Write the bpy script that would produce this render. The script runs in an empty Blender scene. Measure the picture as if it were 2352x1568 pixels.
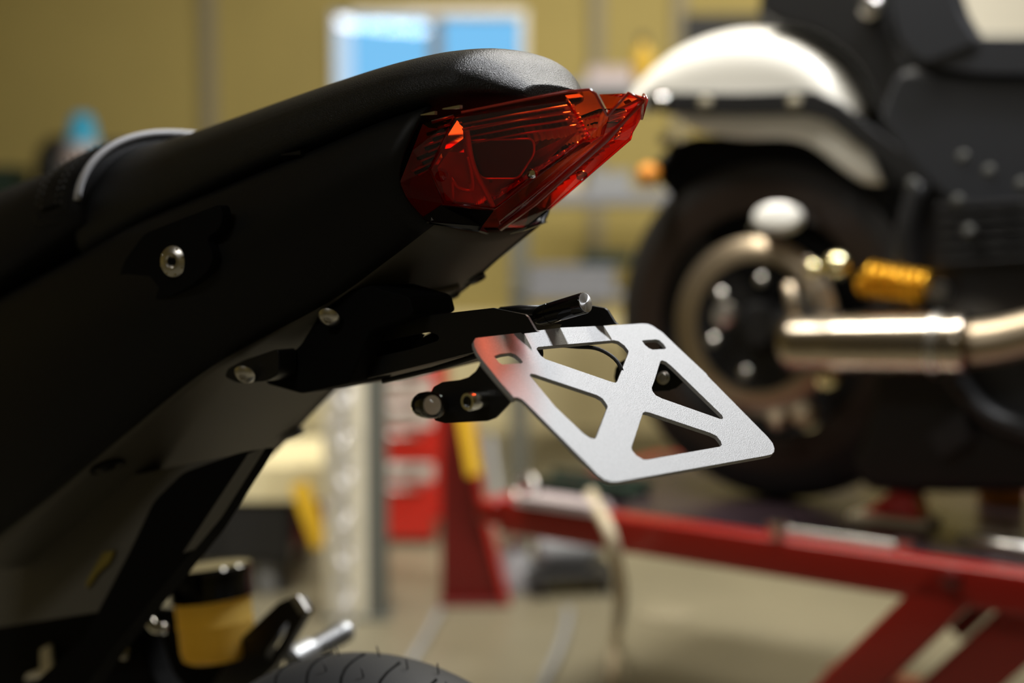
import bpy, bmesh, math, random
import numpy as np
from mathutils import Vector, Matrix
random.seed(7)
SC = bpy.context.scene
COL = SC.collection
R = math.radians

# ------------------------------------------------------------------ camera, world, lights, exposure
FPX = 3267.0                      # 50 mm on a 36 mm sensor, 2352 px wide
CAM_H = 0.97
HORIZON = 500.0
PITCH = math.atan((784 - HORIZON) / FPX)
cam_data = bpy.data.cameras.new('camera'); cam = bpy.data.objects.new('camera', cam_data); COL.objects.link(cam)
cam.location = (0, 0, CAM_H); cam.rotation_euler = (math.pi / 2 - PITCH, 0, 0)
cam_data.sensor_width = 36; cam_data.lens = 50.0; cam_data.clip_start = 0.05
cam_data.dof.use_dof = True; cam_data.dof.focus_distance = 1.10; cam_data.dof.aperture_fstop = 2.1
SC.camera = cam

SC.view_settings.view_transform = 'Standard'; SC.view_settings.look = 'None'
SC.view_settings.gamma = 1; SC.view_settings.use_curve_mapping = False
SC.view_settings.exposure = 0.0

world = bpy.data.worlds.new('sky'); SC.world = world; world.use_nodes = True
world.node_tree.nodes['Background'].inputs[0].default_value = (0.60, 0.80, 0.98, 1)
world.node_tree.nodes['Background'].inputs[1].default_value = 1.0

def area(name, loc, target, sx, sy, watts, col=(1, 1, 1), spread=180):
    l = bpy.data.lights.new(name, 'AREA'); l.shape = 'RECTANGLE'; l.size = sx; l.size_y = sy
    l.energy = watts; l.color = col; l.spread = R(spread)
    o = bpy.data.objects.new(name, l); COL.objects.link(o); o.location = loc
    o.rotation_euler = (Vector(target) - Vector(loc)).to_track_quat('-Z', 'Y').to_euler()
    return o
# ceiling lamps; the door, wall and bench ones are added fill
area('ceiling_lamp_tail', (0.85, 1.92, 2.75), (0.05, 1.1, 0.9), 0.55, 0.15, 42, (0.97, 0.98, 1.0), 150)
area('door_fill', (-1.25, -0.7, 2.8), (-0.4, 0.6, 0.6), 1.2, 0.10, 9, (1.0, 0.97, 0.92), 150)  # added lamp giving reflections inside the tail light
area('ceiling_lamp_lift', (1.0, 3.7, 2.85), (1.0, 3.4, 0), 1.2, 0.25, 36, (1.0, 0.94, 0.80))
area('wall_fill', (1.3, 4.6, 2.85), (1.0, 6.3, 0.2), 1.4, 0.25, 42, (1.0, 0.92, 0.74))  # added lamp that brightens the back wall
area('bench_fill', (-0.25, 2.35, 2.85), (0.1, 4.6, 0.3), 1.2, 0.25, 62, (1.0, 0.95, 0.84), 145)  # added lamp that brightens column, cabinet and bench fronts

# ------------------------------------------------------------------ helpers
fw = Vector((0, math.cos(PITCH), -math.sin(PITCH))); up = Vector((0, math.sin(PITCH), math.cos(PITCH))); rt = Vector((1, 0, 0))
def ray(px, py): return fw + rt * ((px - 1176) / FPX) - up * ((py - 784) / FPX)
def at(px, py, depth):            # world point at a distance along the view axis
    return Vector((0, 0, CAM_H)) + ray(px, py) * depth
def on_floor(px, py, z=0.0):
    r = ray(px, py); return Vector((0, 0, CAM_H)) + r * ((z - CAM_H) / r.z)
class Frame:                      # a thing's own axes: x along its length, y away, z up
    def __init__(s, phi, px, py, depth, y0=0.0):
        c, n = math.cos(phi), math.sin(phi); s.rz = -phi
        s.M = Matrix(((c, n, 0), (-n, c, 0), (0, 0, 1)))   # columns: ex, ey, ez
        w = at(px, py, depth); s.O = w - s.M @ Vector((0, y0, 0)); s.O.z = 0
        s.Mi = s.M.transposed(); s.cb = s.Mi @ (Vector((0, 0, CAM_H)) - s.O)
    def plane(s, px, py, p0, n):
        r = s.Mi @ ray(px, py); n = Vector(n); t = (Vector(p0) - s.cb).dot(n) / r.dot(n); return s.cb + r * t
    def Y(s, px, py, y): return s.plane(px, py, (0, y, 0), (0, 1, 0))
    def X(s, px, py, x): return s.plane(px, py, (x, 0, 0), (1, 0, 0))
    def world(s, p): return s.O + s.M @ Vector(p)

def tag(o, label, cat, group=None):
    o['label'] = label; o['category'] = cat
    if group: o['group'] = group
    return o
def struct(o): o['kind'] = 'structure'; return o
def thing(name, loc, rz, label, cat, group=None):
    o = bpy.data.objects.new(name, None); COL.objects.link(o); o.location = loc; o.rotation_euler = (0, 0, rz)
    o.empty_display_size = 0.05
    return tag(o, label, cat, group)
def link(name, me, mat, parent=None, smooth=False, bevel=0, bseg=2, sub=0, angle=35):
    o = bpy.data.objects.new(name, me); COL.objects.link(o)
    if mat: me.materials.append(mat)
    if parent: o.parent = parent
    if smooth:
        for p in me.polygons: p.use_smooth = True
    if bevel:
        b = o.modifiers.new('b', 'BEVEL'); b.width = bevel; b.segments = bseg; b.limit_method = 'ANGLE'; b.angle_limit = R(angle)
        if not smooth:
            for p in me.polygons: p.use_smooth = True
            b.harden_normals = False
            w = o.modifiers.new('w', 'WEIGHTED_NORMAL'); w.keep_sharp = True
    if sub:
        m = o.modifiers.new('s', 'SUBSURF'); m.levels = sub; m.render_levels = sub
    return o
def mesh(name, v, f):
    me = bpy.data.meshes.new(name); me.from_pydata([tuple(p) for p in v], [], f); me.update()
    bm = bmesh.new(); bm.from_mesh(me); bmesh.ops.recalc_face_normals(bm, faces=bm.faces); bm.to_mesh(me); bm.free()
    return me
def raw(name, v, f, mat, parent=None, **k): return link(name, mesh(name, v, f), mat, parent, **k)
def resample(pts, n):             # Catmull-Rom through points of any dimension, n samples evenly by chord
    P = np.array([list(p) for p in pts], float)
    if len(P) == 2: return [P[0] + (P[1] - P[0]) * t for t in np.linspace(0, 1, n)]
    E = np.vstack([2 * P[0] - P[1], P, 2 * P[-1] - P[-2]]); out = []
    for i in range(len(P) - 1):
        a, b, c, d = E[i:i + 4]
        for t in np.linspace(0, 1, 24, endpoint=False):
            out.append(.5 * (2 * b + (c - a) * t + (2 * a - 5 * b + 4 * c - d) * t * t + (3 * b - a - 3 * c + d) * t ** 3))
    out.append(P[-1]); out = np.array(out)
    s = np.r_[0, np.cumsum(np.linalg.norm(np.diff(out, axis=0), axis=1))]
    q = np.linspace(0, s[-1], n)
    return [np.array([np.interp(x, s, out[:, k]) for k in range(out.shape[1])]) for x in q]
def loft(name, rings, mat, parent=None, closed=True, caps=True, smooth=True, **k):
    n = len(rings[0]); v = [p for r in rings for p in r]; f = []
    for i in range(len(rings) - 1):
        for j in range(n if closed else n - 1):
            a = i * n + j; b = i * n + (j + 1) % n; f.append((a, b, b + n, a + n))
    if closed and caps:
        f.append(tuple(range(n))[::-1]); f.append(tuple(range((len(rings) - 1) * n, len(rings) * n)))
    return raw(name, v, f, mat, parent, smooth=smooth, **k)
def frame_of(d):
    d = Vector(d).normalized(); u = d.cross(Vector((0, 0, 1)))
    if u.length < 1e-4: u = d.cross(Vector((0, 1, 0)))
    u.normalize(); return d, u, d.cross(u).normalized()
def tube(name, pts, r, mat, parent=None, n=10, samples=0, **k):
    if samples: pts = resample(pts, samples)
    pts = [Vector(p) for p in pts]; rings = []
    u = None
    for i, p in enumerate(pts):
        d = (pts[min(i + 1, len(pts) - 1)] - pts[max(i - 1, 0)]).normalized()
        if u is None: _, u, _w = frame_of(d)
        u = (u - d * u.dot(d)).normalized(); w = d.cross(u)
        rr = r(i / (len(pts) - 1)) if callable(r) else r
        rings.append([p + (u * math.cos(a) + w * math.sin(a)) * rr for a in [2 * math.pi * j / n for j in range(n)]])
    return loft(name, rings, mat, parent, **k)
def lathe(name, prof, p0, axis, mat, parent=None, n=32, smooth=True, **k):   # prof: (distance along axis, radius); own local axes, z = axis
    v = []; f = []
    for z, r in prof:
        v += [(r * math.cos(2 * math.pi * j / n), r * math.sin(2 * math.pi * j / n), z) for j in range(n)]
    for i in range(len(prof) - 1):
        for j in range(n):
            a = i * n + j; b = i * n + (j + 1) % n; f.append((a, b, b + n, a + n))
    f.append(tuple(range(n))[::-1]); f.append(tuple(range((len(prof) - 1) * n, len(prof) * n)))
    o = raw(name, v, f, mat, parent, smooth=smooth, **k); o.location = p0
    o.rotation_euler = Vector(axis).to_track_quat('Z', 'Y').to_euler()
    if smooth and 'bevel' not in k:
        es = o.modifiers.new('e', 'EDGE_SPLIT'); es.split_angle = R(38)
    return o
def plate(name, outline, holes, fn, t, mat, parent=None, bevel=0, **k):      # fn(u, v, w): flat sheet of thickness t with holes
    bm = bmesh.new()
    def loop(pts):
        vs = [bm.verts.new((u, v, 0)) for u, v in pts]
        for i in range(len(vs)): bm.edges.new((vs[i], vs[(i + 1) % len(vs)]))
    loop(outline)
    for h in holes: loop(h)
    bmesh.ops.triangle_fill(bm, use_beauty=True, use_dissolve=False, edges=bm.edges[:], normal=(0, 0, 1))
    r = bmesh.ops.extrude_face_region(bm, geom=bm.faces[:])
    for g in r['geom']:
        if isinstance(g, bmesh.types.BMVert): g.co.z = t
    for v in bm.verts: v.co = Vector(fn(*v.co))
    bmesh.ops.recalc_face_normals(bm, faces=bm.faces)
    bmesh.ops.dissolve_limit(bm, angle_limit=0.01, verts=bm.verts[:], edges=bm.edges[:])
    me = bpy.data.meshes.new(name); bm.to_mesh(me); bm.free()
    return link(name, me, mat, parent, bevel=bevel, **k)
def rounded(pts, r, seg=5):       # round the corners of a 2D polygon
    out = []; n = len(pts)
    for i in range(n):
        p = Vector(pts[i]); a = Vector(pts[i - 1]); b = Vector(pts[(i + 1) % n]); rr = r[i] if isinstance(r, (list, tuple)) else r
        da, db = a - p, b - p; l = min(rr, da.length * .45, db.length * .45)
        if l < 1e-5: out.append(tuple(p)); continue
        s, e = p + da.normalized() * l, p + db.normalized() * l
        for q in range(seg + 1):
            t = q / seg; out.append(tuple(s * (1 - t) ** 2 + p * 2 * t * (1 - t) + e * t * t))
    return out
def sheet(name, fr, pts, y0, t, mat, parent, holes=(), bevel=0, rad=0, **k): # polygon in pixels, standing in the plane y = y0 of a frame
    q = [(c.x, c.z) for c in (fr.Y(x, y, y0) for x, y in pts)]
    if rad: q = rounded(q, rad)
    hs = []
    for h in holes:
        hh = [(c.x, c.z) for c in (fr.Y(x, y, y0) for x, y in h)]; hs.append(hh)
    return plate(name, q, hs, lambda u, v, w: (u, y0 + w, v), t, mat, parent, bevel, **k)
def box(name, lo, hi, mat, parent=None, bevel=0.004, **k):
    x0, y0, z0 = lo; x1, y1, z1 = hi
    v = [(x, y, z) for x in (x0, x1) for y in (y0, y1) for z in (z0, z1)]
    return raw(name, v, [(0, 1, 3, 2), (4, 6, 7, 5), (0, 4, 5, 1), (2, 3, 7, 6), (0, 2, 6, 4), (1, 5, 7, 3)], mat, parent, bevel=bevel, **k)

# ------------------------------------------------------------------ materials
def pm(name, col, rough=.5, metal=0, spec=.5, bump=0, bscale=300, var=0, vscale=8, trans=0, ior=1.45, coat=0, col2=None):
    m = bpy.data.materials.new(name); m.use_nodes = True; nt = m.node_tree; b = nt.nodes['Principled BSDF']
    b.inputs['Base Color'].default_value = (*col, 1); b.inputs['Roughness'].default_value = rough
    b.inputs['Metallic'].default_value = metal; b.inputs['Specular IOR Level'].default_value = spec
    b.inputs['IOR'].default_value = ior; b.inputs['Transmission Weight'].default_value = trans
    b.inputs['Coat Weight'].default_value = coat; b.inputs['Coat Roughness'].default_value = .05
    tc = nt.nodes.new('ShaderNodeTexCoord')
    if var or col2:
        n = nt.nodes.new('ShaderNodeTexNoise'); n.inputs['Scale'].default_value = vscale; n.inputs['Detail'].default_value = 5
        nt.links.new(tc.outputs['Object'], n.inputs['Vector'])
        mx = nt.nodes.new('ShaderNodeMix'); mx.data_type = 'RGBA'
        c2 = col2 or tuple(c * (1 - var) for c in col)
        mx.inputs[6].default_value = (*col, 1); mx.inputs[7].default_value = (*c2, 1)
        rp = nt.nodes.new('ShaderNodeMapRange'); rp.inputs[1].default_value = .35; rp.inputs[2].default_value = .65
        nt.links.new(n.outputs['Fac'], rp.inputs[0]); nt.links.new(rp.outputs[0], mx.inputs[0])
        nt.links.new(mx.outputs[2], b.inputs['Base Color'])
    if bump:
        n = nt.nodes.new('ShaderNodeTexNoise'); n.inputs['Scale'].default_value = bscale; n.inputs['Detail'].default_value = 3
        nt.links.new(tc.outputs['Object'], n.inputs['Vector'])
        bp = nt.nodes.new('ShaderNodeBump'); bp.inputs['Strength'].default_value = bump; bp.inputs['Distance'].default_value = .001
        nt.links.new(n.outputs['Fac'], bp.inputs['Height']); nt.links.new(bp.outputs['Normal'], b.inputs['Normal'])
    return m
def lens_mat(name, col, refl=.04, rough=.02):     # thin coloured clear plastic
    m = bpy.data.materials.new(name); m.use_nodes = True; nt = m.node_tree; nt.nodes.clear()
    o = nt.nodes.new('ShaderNodeOutputMaterial'); t = nt.nodes.new('ShaderNodeBsdfTransparent'); g = nt.nodes.new('ShaderNodeBsdfGlossy')
    t.inputs[0].default_value = (*col, 1); g.inputs['Roughness'].default_value = rough; g.inputs[0].default_value = (1, 1, 1, 1)
    lw = nt.nodes.new('ShaderNodeLayerWeight'); lw.inputs[0].default_value = .5
    pw = nt.nodes.new('ShaderNodeMath'); pw.operation = 'POWER'; pw.inputs[1].default_value = 4.0; nt.links.new(lw.outputs['Facing'], pw.inputs[0])
    fr = nt.nodes.new('ShaderNodeMath'); fr.operation = 'MULTIPLY_ADD'; fr.inputs[1].default_value = .75; fr.inputs[2].default_value = refl; nt.links.new(pw.outputs[0], fr.inputs[0])
    mx = nt.nodes.new('ShaderNodeMixShader'); nt.links.new(fr.outputs[0], mx.inputs[0])
    nt.links.new(t.outputs[0], mx.inputs[1]); nt.links.new(g.outputs[0], mx.inputs[2]); nt.links.new(mx.outputs[0], o.inputs[0])
    return m
M = dict(
    vinyl=pm('seat_vinyl', (.008, .0085, .009), .38, spec=.42, bump=.75, bscale=950),
    vinyl_flat=pm('rider_vinyl', (.007, .007, .008), .55, spec=.25, bump=.2, bscale=700),
    lit_lip=pm('lit_seat_lip', (.45, .45, .47), .5),  # rim light on the seat lip put into this pale grey
    thread=pm('thread', (.10, .10, .10), .7),
    plastic=pm('tail_plastic', (.0065, .0064, .0060), .50, spec=.22, bump=.12, bscale=1500),
    tray=pm('bounce_lit_plastic', (.105, .098, .082), .55, bump=.12, bscale=1500),  # floor bounce on the black underside put into this paler tone
    black=pm('black_steel', (.008, .008, .008), .42, spec=.3, bump=.08, bscale=1800),
    gloss=pm('gloss_black', (.004, .004, .004), .08),
    rubber=pm('rubber', (.020, .020, .021), .62, bump=.2, bscale=500),
    alu=pm('blasted_aluminium', (.45, .455, .465), .60, metal=.45, bump=.5, bscale=1300, var=.22, vscale=1200),
    chrome=pm('chrome', (.80, .80, .79), .14, metal=1),
    steel=pm('steel', (.62, .60, .56), .28, metal=1),
    zinc=pm('zinc', (.86, .86, .86), .30, metal=.6),
    peg=pm('peg_alloy', (.40, .41, .42), .42, metal=.7),
    shaded=pm('shaded_yellow', (.20, .15, .02), .6),  # yellow darkened for the shade the tag hangs in
    oil=pm('oil_bottle_yellow', (.42, .26, .015), .5),
    bolt=pm('dark_bolt', (.09, .09, .082), .35, metal=.6),
    reflector=pm('reflector', (.88, .87, .85), .16, metal=1, bump=.2, bscale=120),
    lens=lens_mat('red_lens', (.92, .085, .014)),
    lens_smoke=lens_mat('red_lens_dark', (.62, .030, .006), refl=.02),
    clear=lens_mat('clear_lens', (.97, .97, .95), rough=.01),
    glint=pm('glint', (.85, .16, .02), .3),
    floor=pm('painted_concrete', (.23, .205, .14), .42, bump=.1, bscale=30, var=.22, vscale=2.2),
    wall=pm('yellow_wall', (.37, .295, .095), .7, var=.10, vscale=1.3),
    wall_low=pm('cream_wall', (.86, .76, .47), .6, var=.08, vscale=1.5),
    trim=pm('grey_trim', (.25, .22, .15), .6),
    ceil=pm('ceiling', (.55, .52, .45), .8),
    white=pm('white_paint', (.80, .78, .72), .28, coat=.5),
    cream=pm('cream_paint', (.86, .80, .64), .45),
    greypost=pm('grey_post', (.13, .135, .12), .5),
    red=pm('red_paint', (.52, .020, .012), .30, coat=.4),
    dred=pm('dark_red_paint', (.13, .007, .006), .35),
    redlift=pm('lift_red', (.30, .010, .005), .32, coat=.3),
    label=pm('drawer_white', (.55, .46, .42), .5),
    yellow=pm('yellow_strap', (.85, .52, .03), .5),
    gold=pm('gold_anodised', (.80, .40, .02), .25, metal=.7),
    yellow_chrome=pm('yellow_glow_chrome', (.95, .85, .50), .18, metal=1),  # yellow reflections on chrome fittings put into the tint
    dark=pm('dark_paint', (.016, .016, .017), .38),
    darkblue=pm('dark_leather', (.030, .032, .038), .42, bump=.1, bscale=90),
    grey=pm('grey_box', (.26, .27, .29), .6),
    shelf=pm('shelf_grey', (.20, .21, .24), .6),
    blue=pm('blue_plastic', (.03, .36, .62), .35),
    pink=pm('pale_label', (.42, .35, .35), .6),
    green=pm('dark_green', (.008, .022, .014), .5),
    deck=pm('deck_steel', (.035, .022, .028), .25, metal=0, spec=.6, bump=.3, bscale=60),
    tyre=pm('cruiser_tyre', (.014, .012, .011), .6, bump=.1, bscale=200),
    wall_tyre=pm('brown_sidewall', (.020, .011, .007), .5),
    muffler=pm('muffler_steel', (.52, .45, .36), .22, metal=1),
    disc=pm('brake_disc', (.42, .34, .24), .38, metal=.9),
    orange=pm('orange_plastic', (.75, .28, .03), .4),
    hose=pm('beige_hose', (.62, .52, .36), .5),
    curtain=lens_mat('blue_film', (.60, .86, 1.0)),
    fluid=pm('brake_fluid_plastic', (.80, .47, .05), .35, spec=.4),
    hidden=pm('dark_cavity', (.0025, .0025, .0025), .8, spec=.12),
)
def translucent(name, col, mix=.7):
    m = bpy.data.materials.new(name); m.use_nodes = True; nt = m.node_tree; b = nt.nodes['Principled BSDF']
    b.inputs['Base Color'].default_value = (*col, 1); b.inputs['Roughness'].default_value = .25
    t = nt.nodes.new('ShaderNodeBsdfTranslucent'); t.inputs[0].default_value = (*col, 1)
    mx = nt.nodes.new('ShaderNodeMixShader'); mx.inputs[0].default_value = mix
    nt.links.new(b.outputs[0], mx.inputs[1]); nt.links.new(t.outputs[0], mx.inputs[2])
    nt.links.new(mx.outputs[0], nt.nodes['Material Output'].inputs[0]); return m
M['glint'] = pm('glint_mirror', (1.0, .80, .62), .30, metal=.9)  # bright streaks and glints in the lens put into this metal
M['reflector'] = pm('reflector', (.95, .86, .80), .36, metal=.5)
M['housing'] = pm('housing_red_glow', (.62, .07, .035), .30)  # red glow of the interior put into the housing colour
M['pod'] = pm('pod_red_glow', (.07, .006, .004), .08)
M['ridge'] = pm('ridge_red', (.42, .03, .02), .12, coat=.6)
M['fluid'] = translucent('brake_fluid_plastic', (1.0, .74, .22), .75)
M['frosted'] = lens_mat('clear_glass', (.97, .98, 1.0))
def brushed():
    m = pm('brushed_alu', (.80, .81, .83), .40, metal=.85); nt = m.node_tree; b = nt.nodes['Principled BSDF']
    b.inputs['Anisotropic'].default_value = .92
    t = nt.nodes.new('ShaderNodeTangent'); t.direction_type = 'RADIAL'; t.axis = 'Z'; nt.links.new(t.outputs[0], b.inputs['Tangent'])
    return m
M['brushed'] = brushed()

# ------------------------------------------------------------------ the room
struct(box('floor', (-4.2, -3.2, -.08), (5.2, 6.7, 0), M['floor'], bevel=0))
struct(box('ceiling', (-4.2, -3.2, 3.0), (5.2, 6.7, 3.1), M['ceil'], bevel=0))
struct(box('wall_left', (-4.3, -3.2, 0), (-4.2, 6.7, 3.0), M['wall'], bevel=0))
struct(box('wall_right', (5.2, -3.2, 0), (5.3, 6.7, 3.0), M['wall'], bevel=0))
struct(box('wall_front', (-4.2, -3.3, 0), (5.2, -3.2, 3.0), M['wall'], bevel=0))
WY = 6.5
def wallp(px, py): return at(px, py, 1) and (lambda r: Vector((0, 0, CAM_H)) + r * (WY / r.y))(ray(px, py))
wl, wr = wallp(762, 20).x, wallp(1212, 20).x; wt, wb = wallp(900, 22).z, wallp(900, 330).z
wv = [(-4.2, WY, 0), (5.2, WY, 0), (5.2, WY, 3), (-4.2, WY, 3), (wl, WY, wb), (wr, WY, wb), (wr, WY, wt), (wl, WY, wt)]
wf = [(0, 1, 5, 4), (1, 2, 6, 5), (2, 3, 7, 6), (3, 0, 4, 7)]
w2 = wv + [(x, WY + .18, z) for x, y, z in wv]
wf2 = wf + [tuple(i + 8 for i in q[::-1]) for q in wf] + [(4, 5, 13, 12), (5, 6, 14, 13), (6, 7, 15, 14), (7, 4, 12, 15)]
struct(raw('wall_back', w2, wf2, M['wall']))
bt = wallp(600, 720).z
struct(box('lower_wall_back', (-4.2, WY - .03, 0), (5.2, WY, bt), M['wall_low'], bevel=0))  # lower part of the wall, paler than the upper
for i, px in enumerate((482, 1372, 1560)):
    x = wallp(px, 100).x; struct(box('trim_%d' % (i + 1), (x - .03, WY - .035, bt), (x + .03, WY, 3.0), M['trim'], bevel=.004))
win = thing('window_1', (0, 0, 0), 0, 'blue-tinted workshop window with white frame above the bike seat', 'window'); struct(win)
f_ = .035
box('frame', (wl, WY - .02, wb), (wl + .012, WY + .1, wt), M['white'], win)
box('frosted_strip', (wl + .012, WY + .05, wb), (wl + .09, WY + .053, wt), M['frosted'], win, bevel=0)
box('frame', (wr - f_, WY - .02, wb), (wr, WY + .1, wt), M['white'], win)
box('frame', (wl + .09, WY - .02, wt - f_), (wr - f_, WY + .1, wt), M['white'], win)
box('frame', (wl + .09, WY - .02, wb), (wr - f_, WY + .1, wb + f_), M['white'], win)
xm = wallp(1000, 100).x
box('mullion', (xm - .03, WY + .01, wb + f_), (xm + .03, WY + .09, wt - f_), M['grey'], win)
box('pane', (wl + .09, WY + .05, wb + f_), (xm - .03, WY + .056, wt - f_), M['curtain'], win, bevel=0)
box('pane', (xm + .03, WY + .05, wb + f_), (wr - f_, WY + .056, wt - f_), M['curtain'], win, bevel=0)

# ------------------------------------------------------------------ the naked bike's tail (in the foreground)
PHI = R(40)
B = Frame(PHI, 1430, 925, 1.06, -.018)
bike = thing('motorcycle', B.O, B.rz, 'black motorcycle tail with red tail light and silver plate holder', 'motorcycle')
def by(px, py, y): return B.Y(px, py, y)

# side panels -----------------------------------------------------
NS = 46
def guide(rows): return resample([list(by(x, y, Y)) for x, y, Y in rows], NS)
g_top = guide([(-120, 770, -.140), (0, 700, -.136), (170, 608, -.128), (300, 538, -.120), (500, 456, -.110), (720, 366, -.100), (860, 308, -.093), (965, 272, -.086)])
g_mid = guide([(-120, 1010, -.160), (0, 930, -.155), (150, 820, -.148), (310, 718, -.139), (500, 612, -.126), (700, 505, -.112), (840, 440, -.100), (918, 420, -.093)])
g_seam = guide([(-120, 1320, -.150), (0, 1226, -.142), (120, 1130, -.134), (280, 992, -.120), (480, 836, -.102), (740, 690, -.084), (860, 605, -.076), (986, 510, -.070)])
def panel(sgn):
    rings = []
    for i in range(NS):
        t, m, s = g_top[i], g_mid[i], g_seam[i]
        a = resample([t + (t - m) * 0 + np.array([0, .012, .010]), t, t * .45 + m * .55 + np.array([0, -.006, 0]), m, m * .5 + s * .5 + np.array([0, -.004, -.002]), s, s + np.array([0, .014, .003])], 15)
        rings.append([(p[0], p[1] * sgn * 1.0, p[2]) for p in a])
    o = loft('side_panel', rings, M['plastic'], bike, closed=False)
    so = o.modifiers.new('t', 'SOLIDIFY'); so.thickness = .003; so.offset = 0
    return o
panel(1); panel(-1)
# undertray between the two seams ----------------------------------
rings = []
for i in range(NS):
    s = g_seam[i]; w = -s[1] - .003
    rings.append([(s[0], y * w, s[2] + .002 - .010 * (1 - y * y)) for y in np.linspace(-1, 1, 15)])
o = loft('undertray', rings, M['tray'], bike, closed=False); so = o.modifiers.new('t', 'SOLIDIFY'); so.thickness = .004; so.offset = 0
# inner core closing the tail under the seat
rings = []
for i in range(NS):
    t = g_top[i]; w = -t[1] - .010
    rings.append([(t[0], y * w, t[2] + .008 + .016 * (1 - abs(y) ** 3)) for y in np.linspace(-1, 1, 13)])
loft('tail_cover', rings, M['hidden'], bike, closed=False)

# seat --------------------------------------------------------------
def ring(x, w, zt, zb, n=28, e=2.4, et=2.2):
    out = []
    zm = zb + (zt - zb) * .30
    for j in range(n):
        a = 2 * math.pi * j / n; c, s = math.cos(a), math.sin(a)
        yy = w * math.copysign(abs(c) ** (2 / e), c)
        zz = zm + (zt - zm) * abs(s) ** (2 / et) if s >= 0 else zm - (zm - zb) * abs(s) ** (2 / e)
        out.append((x, yy, zz))
    return out
top_px = [(470, 292), (620, 241), (800, 182), (950, 141), (1080, 119), (1160, 114), (1230, 121), (1285, 146), (1315, 175), (1333, 203)]
def hw(px): return float(np.interp(px, [-200, 190, 470, 800, 1080, 1230, 1300, 1340], [.135, .118, .108, .100, .094, .086, .076, .060]))
tp = [by(x, y, Y) for (x, y), Y in zip(top_px, (-.036, -.034, -.030, -.022, -.010, .0, .020, .034, .038, .034))]
bot_px = [(150, 640), (300, 545), (500, 452), (720, 352), (870, 282), (1000, 236), (1100, 212), (1180, 200), (1260, 203)]
bp_ = [by(x, y, -hw(x)) for x, y in bot_px]
Tz = lambda x: float(np.interp(x, [p.x for p in tp], [p.z for p in tp]))
Bz = lambda x: float(np.interp(x, [p.x for p in bp_], [p.z for p in bp_]))
x_lip = by(408, 304, 0).x
XS = np.linspace(x_lip - .03, tp[-1].x, 44); x_end = tp[-1].x
rings = []
tpx = resample([(p.x, p.z) for p in tp], 80)
lip_t = by(408, 304, 0).z - .010
Tz = lambda x: float(np.interp(x, [x_lip - .05, x_lip] + [q[0] for q in tpx], [lip_t - .004, lip_t] + [q[1] for q in tpx]))
XSN = [x_lip - .03 + (x_end - x_lip + .03) * (1 - (1 - t) ** 1.8) for t in np.linspace(0, 1, 46)]
pxw = lambda x: float(np.interp(x, [tp[0].x - .3, tp[0].x, tp[2].x, tp[4].x, tp[6].x, tp[8].x, tp[9].x], [.116, .108, .100, .092, .080, .054, .036]))
for x in XSN:
    zt, zb = Tz(x), min(Bz(x), Tz(x) - .012); rings.append(ring(x, pxw(x), zt, zb))
loft('passenger_seat', rings, M['vinyl'], bike, sub=1)
# rider seat: the part ahead of the lip, with its arched rear edge
lip_top = by(408, 304, 0).z; lip_bot = by(190, 560, -.118).z
XL = x_lip
sil = [(0, 430), (70, 400), (140, 376), (172, 357), (240, 331)]
silp = [by(x, y, -.05) for x, y in sil]
def rz_top(x):
    xs = [silp[0].x - .3] + [p.x for p in silp] + [XL]; zs = [silp[0].z - .05] + [p.z for p in silp] + [lip_top]
    return float(np.interp(x, xs, zs))
rings = []
for x in np.linspace(XL - .42, XL, 22):
    zt = rz_top(x); f = (XL - x) / .42
    rings.append(ring(x, .120 + .03 * f, zt, lip_bot - .19 * f, e=2.3, et=2.15))
rings.append([(XL + .004, p[1] * .96, lip_bot + (p[2] - lip_bot) * .965) for p in rings[-1]])
loft('rider_seat', rings, M['vinyl_flat'], bike)
last = ring(XL, .120, lip_top, lip_bot, n=64, e=2.3, et=2.15)
arch = [p for p in last if p[2] > lip_bot + (lip_top - lip_bot) * .38]
arch.sort(key=lambda p: math.atan2(p[2] - (lip_bot + (lip_top - lip_bot) * .3), p[1]))
tube('lit_seat_lip', [(XL + .003, p[1] * .985, p[2] - .001) for p in arch], .0036, M['lit_lip'], bike, n=8)
band = []
for dx in np.linspace(-.062, -.008, 5):
    zt = rz_top(XL + dx); k_ = .0025 if -.06 < dx < -.01 else .0005
    rg = ring(XL + dx, .120 + .03 * (-dx / .42) + k_, zt + k_, lip_bot - .09 * (-dx / .42), n=64, e=2.3, et=2.15)
    rg = sorted([p for p in rg if p[2] > lip_bot + .012], key=lambda p: math.atan2(p[2] - lip_bot - .03, p[1]))
    band.append(rg)
nn = min(len(b) for b in band)
loft('seat_band', [[b[int(j * (len(b) - 1) / (nn - 1))] for j in range(nn)] for b in band], M['vinyl_flat'], bike, closed=False)
sv, sf = [], []
for dx in (-.052, -.044, -.022, -.014):
    zt = rz_top(XL + dx); rg = ring(XL + dx, .120 + .03 * (-dx / .42) + .0032, zt + .0032, lip_bot, n=220, e=2.3, et=2.15)
    rg = sorted([p for p in rg if p[2] > lip_bot + .03], key=lambda p: math.atan2(p[2] - lip_bot - .03, p[1]))
    for j in range(0, len(rg) - 2, 3):
        a, b = Vector(rg[j]), Vector(rg[j + 1]); n0 = len(sv)
        sv += [a + Vector((-.0004, 0, 0)), a + Vector((.0004, 0, 0)), b + Vector((.0004, 0, 0)), b + Vector((-.0004, 0, 0))]
        nrm = Vector((0, a.y, a.z - lip_bot)).normalized() * .0006
        sv += [q + nrm for q in sv[n0:n0 + 4]]
        sf += [tuple(n0 + i for i in q) for q in ((0, 1, 2, 3), (4, 7, 6, 5), (0, 4, 5, 1), (1, 5, 6, 2), (2, 6, 7, 3), (3, 7, 4, 0))]
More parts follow.
